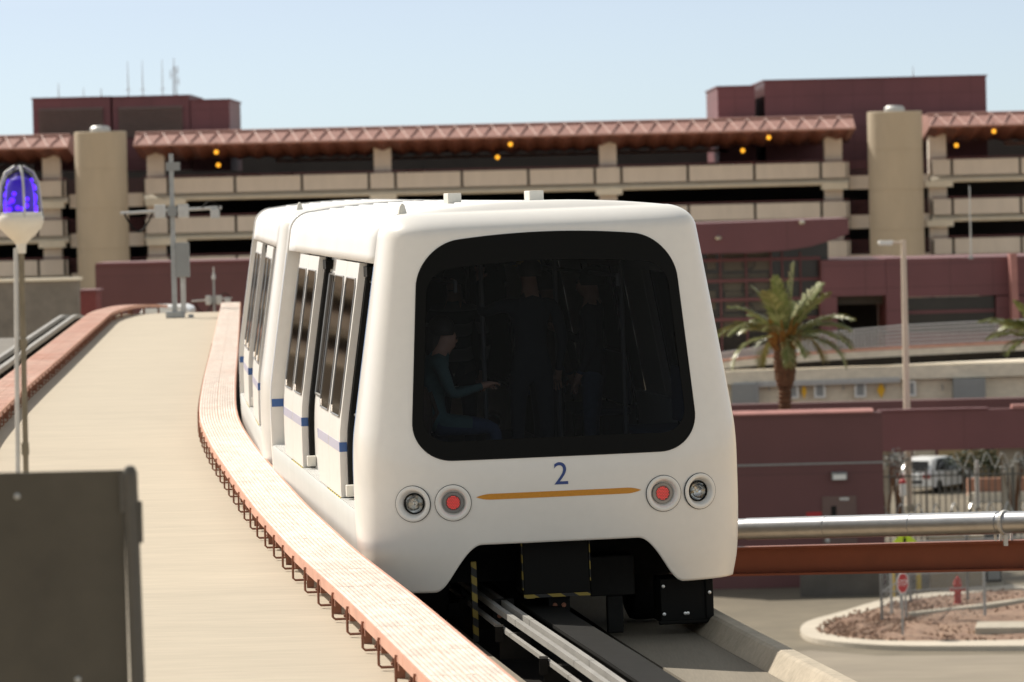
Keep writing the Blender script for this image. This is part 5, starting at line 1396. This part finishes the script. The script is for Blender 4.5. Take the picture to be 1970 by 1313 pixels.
# ================================================================== PEOPLE INSIDE THE FRONT CAR
CAR = Matrix.Translation((X0, D0, 0)) @ Matrix.Rotation(TH1, 4, 'Z')
def figure(label, J, loc, rz, cloth, legs, hair='hair', cap=None, female=False):
    """J: dict of joints in a body frame (x right, y forward, z up from the floor)"""
    t = thing('person', label, 'person', CAR @ Vector((loc[0], loc[1], 1.031)), (0,0,TH1+rz), 'passengers in the front car')
    V = []; Ed = []; Rd = []
    def v(p, r): V.append(Vector(p)); Rd.append(r); return len(V)-1
    def e(a, b): Ed.append((a, b))
    pel = v(J['pelvis'], .135); wst = v(J['waist'], .125); ch = v(J['chest'], .15); nk = v(J['neck'], .058); hd = v(J['head'], .092); tp = v(Vector(J['head'])+Vector((0,-.005,.085)), .075)
    nose = v(Vector(J['head'])+Vector(J['face'])*.104+Vector((0,0,-.012)), .014)
    chin = v(Vector(J['head'])+Vector(J['face'])*.06+Vector((0,0,-.085)), .045)
    for a, b in ((pel,wst),(wst,ch),(ch,nk),(nk,hd),(hd,tp),(hd,nose),(hd,chin)): e(a, b)
    for s in ('l','r'):
        sx = -1 if s == 'l' else 1
        s_ = v(J['sh_'+s], .062); el = v(J['el_'+s], .045); wr = v(J['wr_'+s], .03)
        e(ch, s_); e(s_, el); e(el, wr)
        d = (Vector(J['wr_'+s])-Vector(J['el_'+s])).normalized(); pm = v(Vector(J['wr_'+s])+d*.07, .032); e(wr, pm)
        sd = d.cross(Vector((0,0,1)));  sd = sd.normalized() if sd.length > .1 else Vector((1,0,0)); nn = sd.cross(d).normalized()
        for i, (o_, l_) in enumerate(((-.03,.065),(-.01,.08),(.01,.075),(.03,.058))):
            a = v(Vector(J['wr_'+s])+d*.10+sd*o_, .0095); b = v(Vector(J['wr_'+s])+d*(.10+l_*.55)+sd*o_*1.15-nn*.012, .0085); c = v(Vector(J['wr_'+s])+d*(.10+l_*.8)+sd*o_*1.1-nn*.036, .0075)
            e(pm, a); e(a, b); e(b, c)
        th = v(Vector(J['wr_'+s])+d*.055-sd*sx*.045-nn*.01, .011); th2 = v(Vector(J['wr_'+s])+d*.09-sd*sx*.055-nn*.03, .009); e(pm, th); e(th, th2)
        hp = v(J['hip_'+s], .095); kn = v(J['kn_'+s], .06); an = v(J['an_'+s], .042); ft = v(J['ft_'+s], .038)
        e(pel, hp); e(hp, kn); e(kn, an); e(an, ft)
    me = bpy.data.meshes.new('body'); me.from_pydata(V, Ed, []); o = bpy.data.objects.new('body', me); COL.objects.link(o)
    sk = o.modifiers.new('skin', 'SKIN'); sk.use_smooth_shade = True; su = o.modifiers.new('sub', 'SUBSURF'); su.levels = 1; su.render_levels = 1
    for i, r in enumerate(Rd): me.skin_vertices[0].data[i].radius = (r, r*.82 if i in (0,1,2) else r); me.skin_vertices[0].data[i].use_root = (i == 0)
    dg = bpy.context.evaluated_depsgraph_get(); m2 = bpy.data.meshes.new_from_object(o.evaluated_get(dg)); o.modifiers.clear(); o.data = m2; bpy.data.meshes.remove(me)
    m2.name = 'body'; m2.materials.clear()
    for q in ('skin', cloth, legs, 'rubber'): m2.materials.append(K[q])
    H = Vector(J['head']); P_ = Vector(J['pelvis'])
    for p in m2.polygons:
        c = p.center; p.use_smooth = True
        mi = 1
        if (c-H).length < .17 or c.z > H.z-.12 and (c-H).length < .2: mi = 0
        elif min((c-Vector(J['wr_l'])-(Vector(J['wr_l'])-Vector(J['el_l'])).normalized()*.09).length, (c-Vector(J['wr_r'])-(Vector(J['wr_r'])-Vector(J['el_r'])).normalized()*.09).length) < .10: mi = 0
        elif min((c-Vector(J['an_l'])).length, (c-Vector(J['an_r'])).length, (c-Vector(J['ft_l'])).length, (c-Vector(J['ft_r'])).length) < .10: mi = 3
        elif c.z < P_.z-.03 or any((c-Vector(J['kn_'+s])).length < .2 for s in 'lr'): mi = 2
        p.material_index = mi
    o.parent = t
    f_ = Vector(J['face']); hm = MB(); rows = []
    for i in range(9):
        ph = PI*.62*i/8; rows.append([Vector((math.cos(a)*.098*math.sin(ph), math.sin(a)*.108*math.sin(ph), .115*math.cos(ph))) for a in [2*PI*k/16 for k in range(16)]])
    hm.grid([[H+Vector((0,0,.035))-f_*.03+q for q in r] for r in rows], close=True)
    if female: hm.tube([H-f_*.085+Vector((0,0,.03)), H-f_*.11+Vector((0,0,-.10)), H-f_*.10+Vector((0,0,-.24))], [.07,.075,.03], 8)
    hm.build('hair', hair, o, smooth=True)
    if cap:
        cm = MB(); cm.grid([[H+Vector((0,0,.045))+q*1.09 for q in r] for r in rows[:6]], close=True); cm.prism([(-.07,.055),(.07,.055),(.06,.065),(-.06,.065)], 'y', .08, .19) if False else None
        a_ = H+f_*.10+Vector((0,0,.075)); cm.box(a_+f_*.05, (.13,.13,.012)); cm.build('cap', cap, o, smooth=True)
    # eyes and mouth
    sx_ = f_.cross(Vector((0,0,1))).normalized(); ey = MB()
    for q in (-1, 1): ey.lathe([(0,-.011),(.009,-.006),(.011,0),(.009,.006),(0,.011)], H+f_*.092+sx_*q*.032+Vector((0,0,.012)), 8)
    ey.box(H+f_*.098+Vector((0,0,-.055)), (.04,.012,.01)); ey.build('eyes', 'hair', o)
    return t
def standing(h=1.74, arm_l=None, arm_r=None, face=(0,1,0)):
    k_ = h/1.74
    J = dict(pelvis=(0,0,.95), waist=(0,.01,1.10), chest=(0,0,1.32), neck=(0,.0,1.50), head=(0,.02,1.62), face=Vector(face).normalized(),
        sh_l=(-.19,0,1.41), el_l=(-.25,-.02,1.13), wr_l=(-.24,.08,.90), sh_r=(.19,0,1.41), el_r=(.25,-.02,1.13), wr_r=(.24,.08,.90),
        hip_l=(-.10,0,.88), kn_l=(-.11,.02,.50), an_l=(-.11,0,.09), ft_l=(-.12,.13,.04), hip_r=(.10,0,.88), kn_r=(.12,.03,.50), an_r=(.13,.02,.09), ft_r=(.15,.15,.04))
    if arm_l: J['el_l'], J['wr_l'] = arm_l
    if arm_r: J['el_r'], J['wr_r'] = arm_r
    return {a: (Vector(b)*k_ if a != 'face' else b) for a, b in J.items()}
def sitting():
    return {a: Vector(b) for a, b in dict(pelvis=(0,0,.60), waist=(0,-.02,.74), chest=(0,.02,.97), neck=(0,.06,1.14), head=(0,.10,1.25), face=Vector((0,.93,-.36)).normalized(),
        sh_l=(-.18,.03,1.06), el_l=(-.22,.10,.80), wr_l=(-.10,.34,.84), sh_r=(.18,.03,1.06), el_r=(.22,.12,.80), wr_r=(.08,.36,.86),
        hip_l=(-.10,.05,.575), kn_l=(-.12,.46,.55), an_l=(-.12,.44,.09), ft_l=(-.12,.57,.04), hip_r=(.10,.05,.575), kn_r=(.12,.46,.55), an_r=(.13,.46,.09), ft_r=(.13,.60,.04)).items()}
# body frame: y forward.  rz turns it inside the car (0 = facing back down the train)
figure('seated passenger in a teal top looking down at a phone', sitting(), (-.82, 1.15), math.radians(-90), 'teal', 'denim', female=True)
ph_ = CAR @ Vector((-.82+.50, 1.15, 1.031+.90))
t = thing('phone', 'dark phone held by the seated passenger', 'phone', ph_, (math.radians(20), math.radians(25), TH1)); MB().bb((-.075,-.036,-.004),(.075,.036,.004)).build('case', 'black', t, bevel=.003)
t = thing('backpack', 'dark brown backpack behind the seated passenger', 'backpack', CAR @ Vector((-.98, .93, 1.031+.47)), (0,0,TH1)); MB().lathe([(.0,0),(.10,.01),(.13,.10),(.13,.30),(.09,.40),(0,.43)], n=16).build('bag', 'bag', t, smooth=True); MB().tube([(.10,.05,.08),(.17,.05,.2),(.12,.05,.36)], .016, 6).build('strap', 'bag', t)
figure('standing passenger in a striped padded jacket', standing(1.72), (-.42, 3.3), math.radians(160), 'jacket', 'navy')
figure('standing passenger in an ochre cap holding the grab pole', standing(1.80, arm_l=((-.34,.16,1.34),(-.30,.30,1.58))), (.03, 1.95), math.radians(10), 'navy', 'navy', cap='cap_y')
figure('standing passenger in dark clothes near the right windows', standing(1.70, arm_r=((.24,.14,1.16),(.12,.32,1.26))), (.60, 2.6), math.radians(75), 'navy', 'denim')
figure('passenger in dark clothes turned towards the one in the cap', standing(1.66), (.28, 3.1), math.radians(-60), 'bag', 'navy')
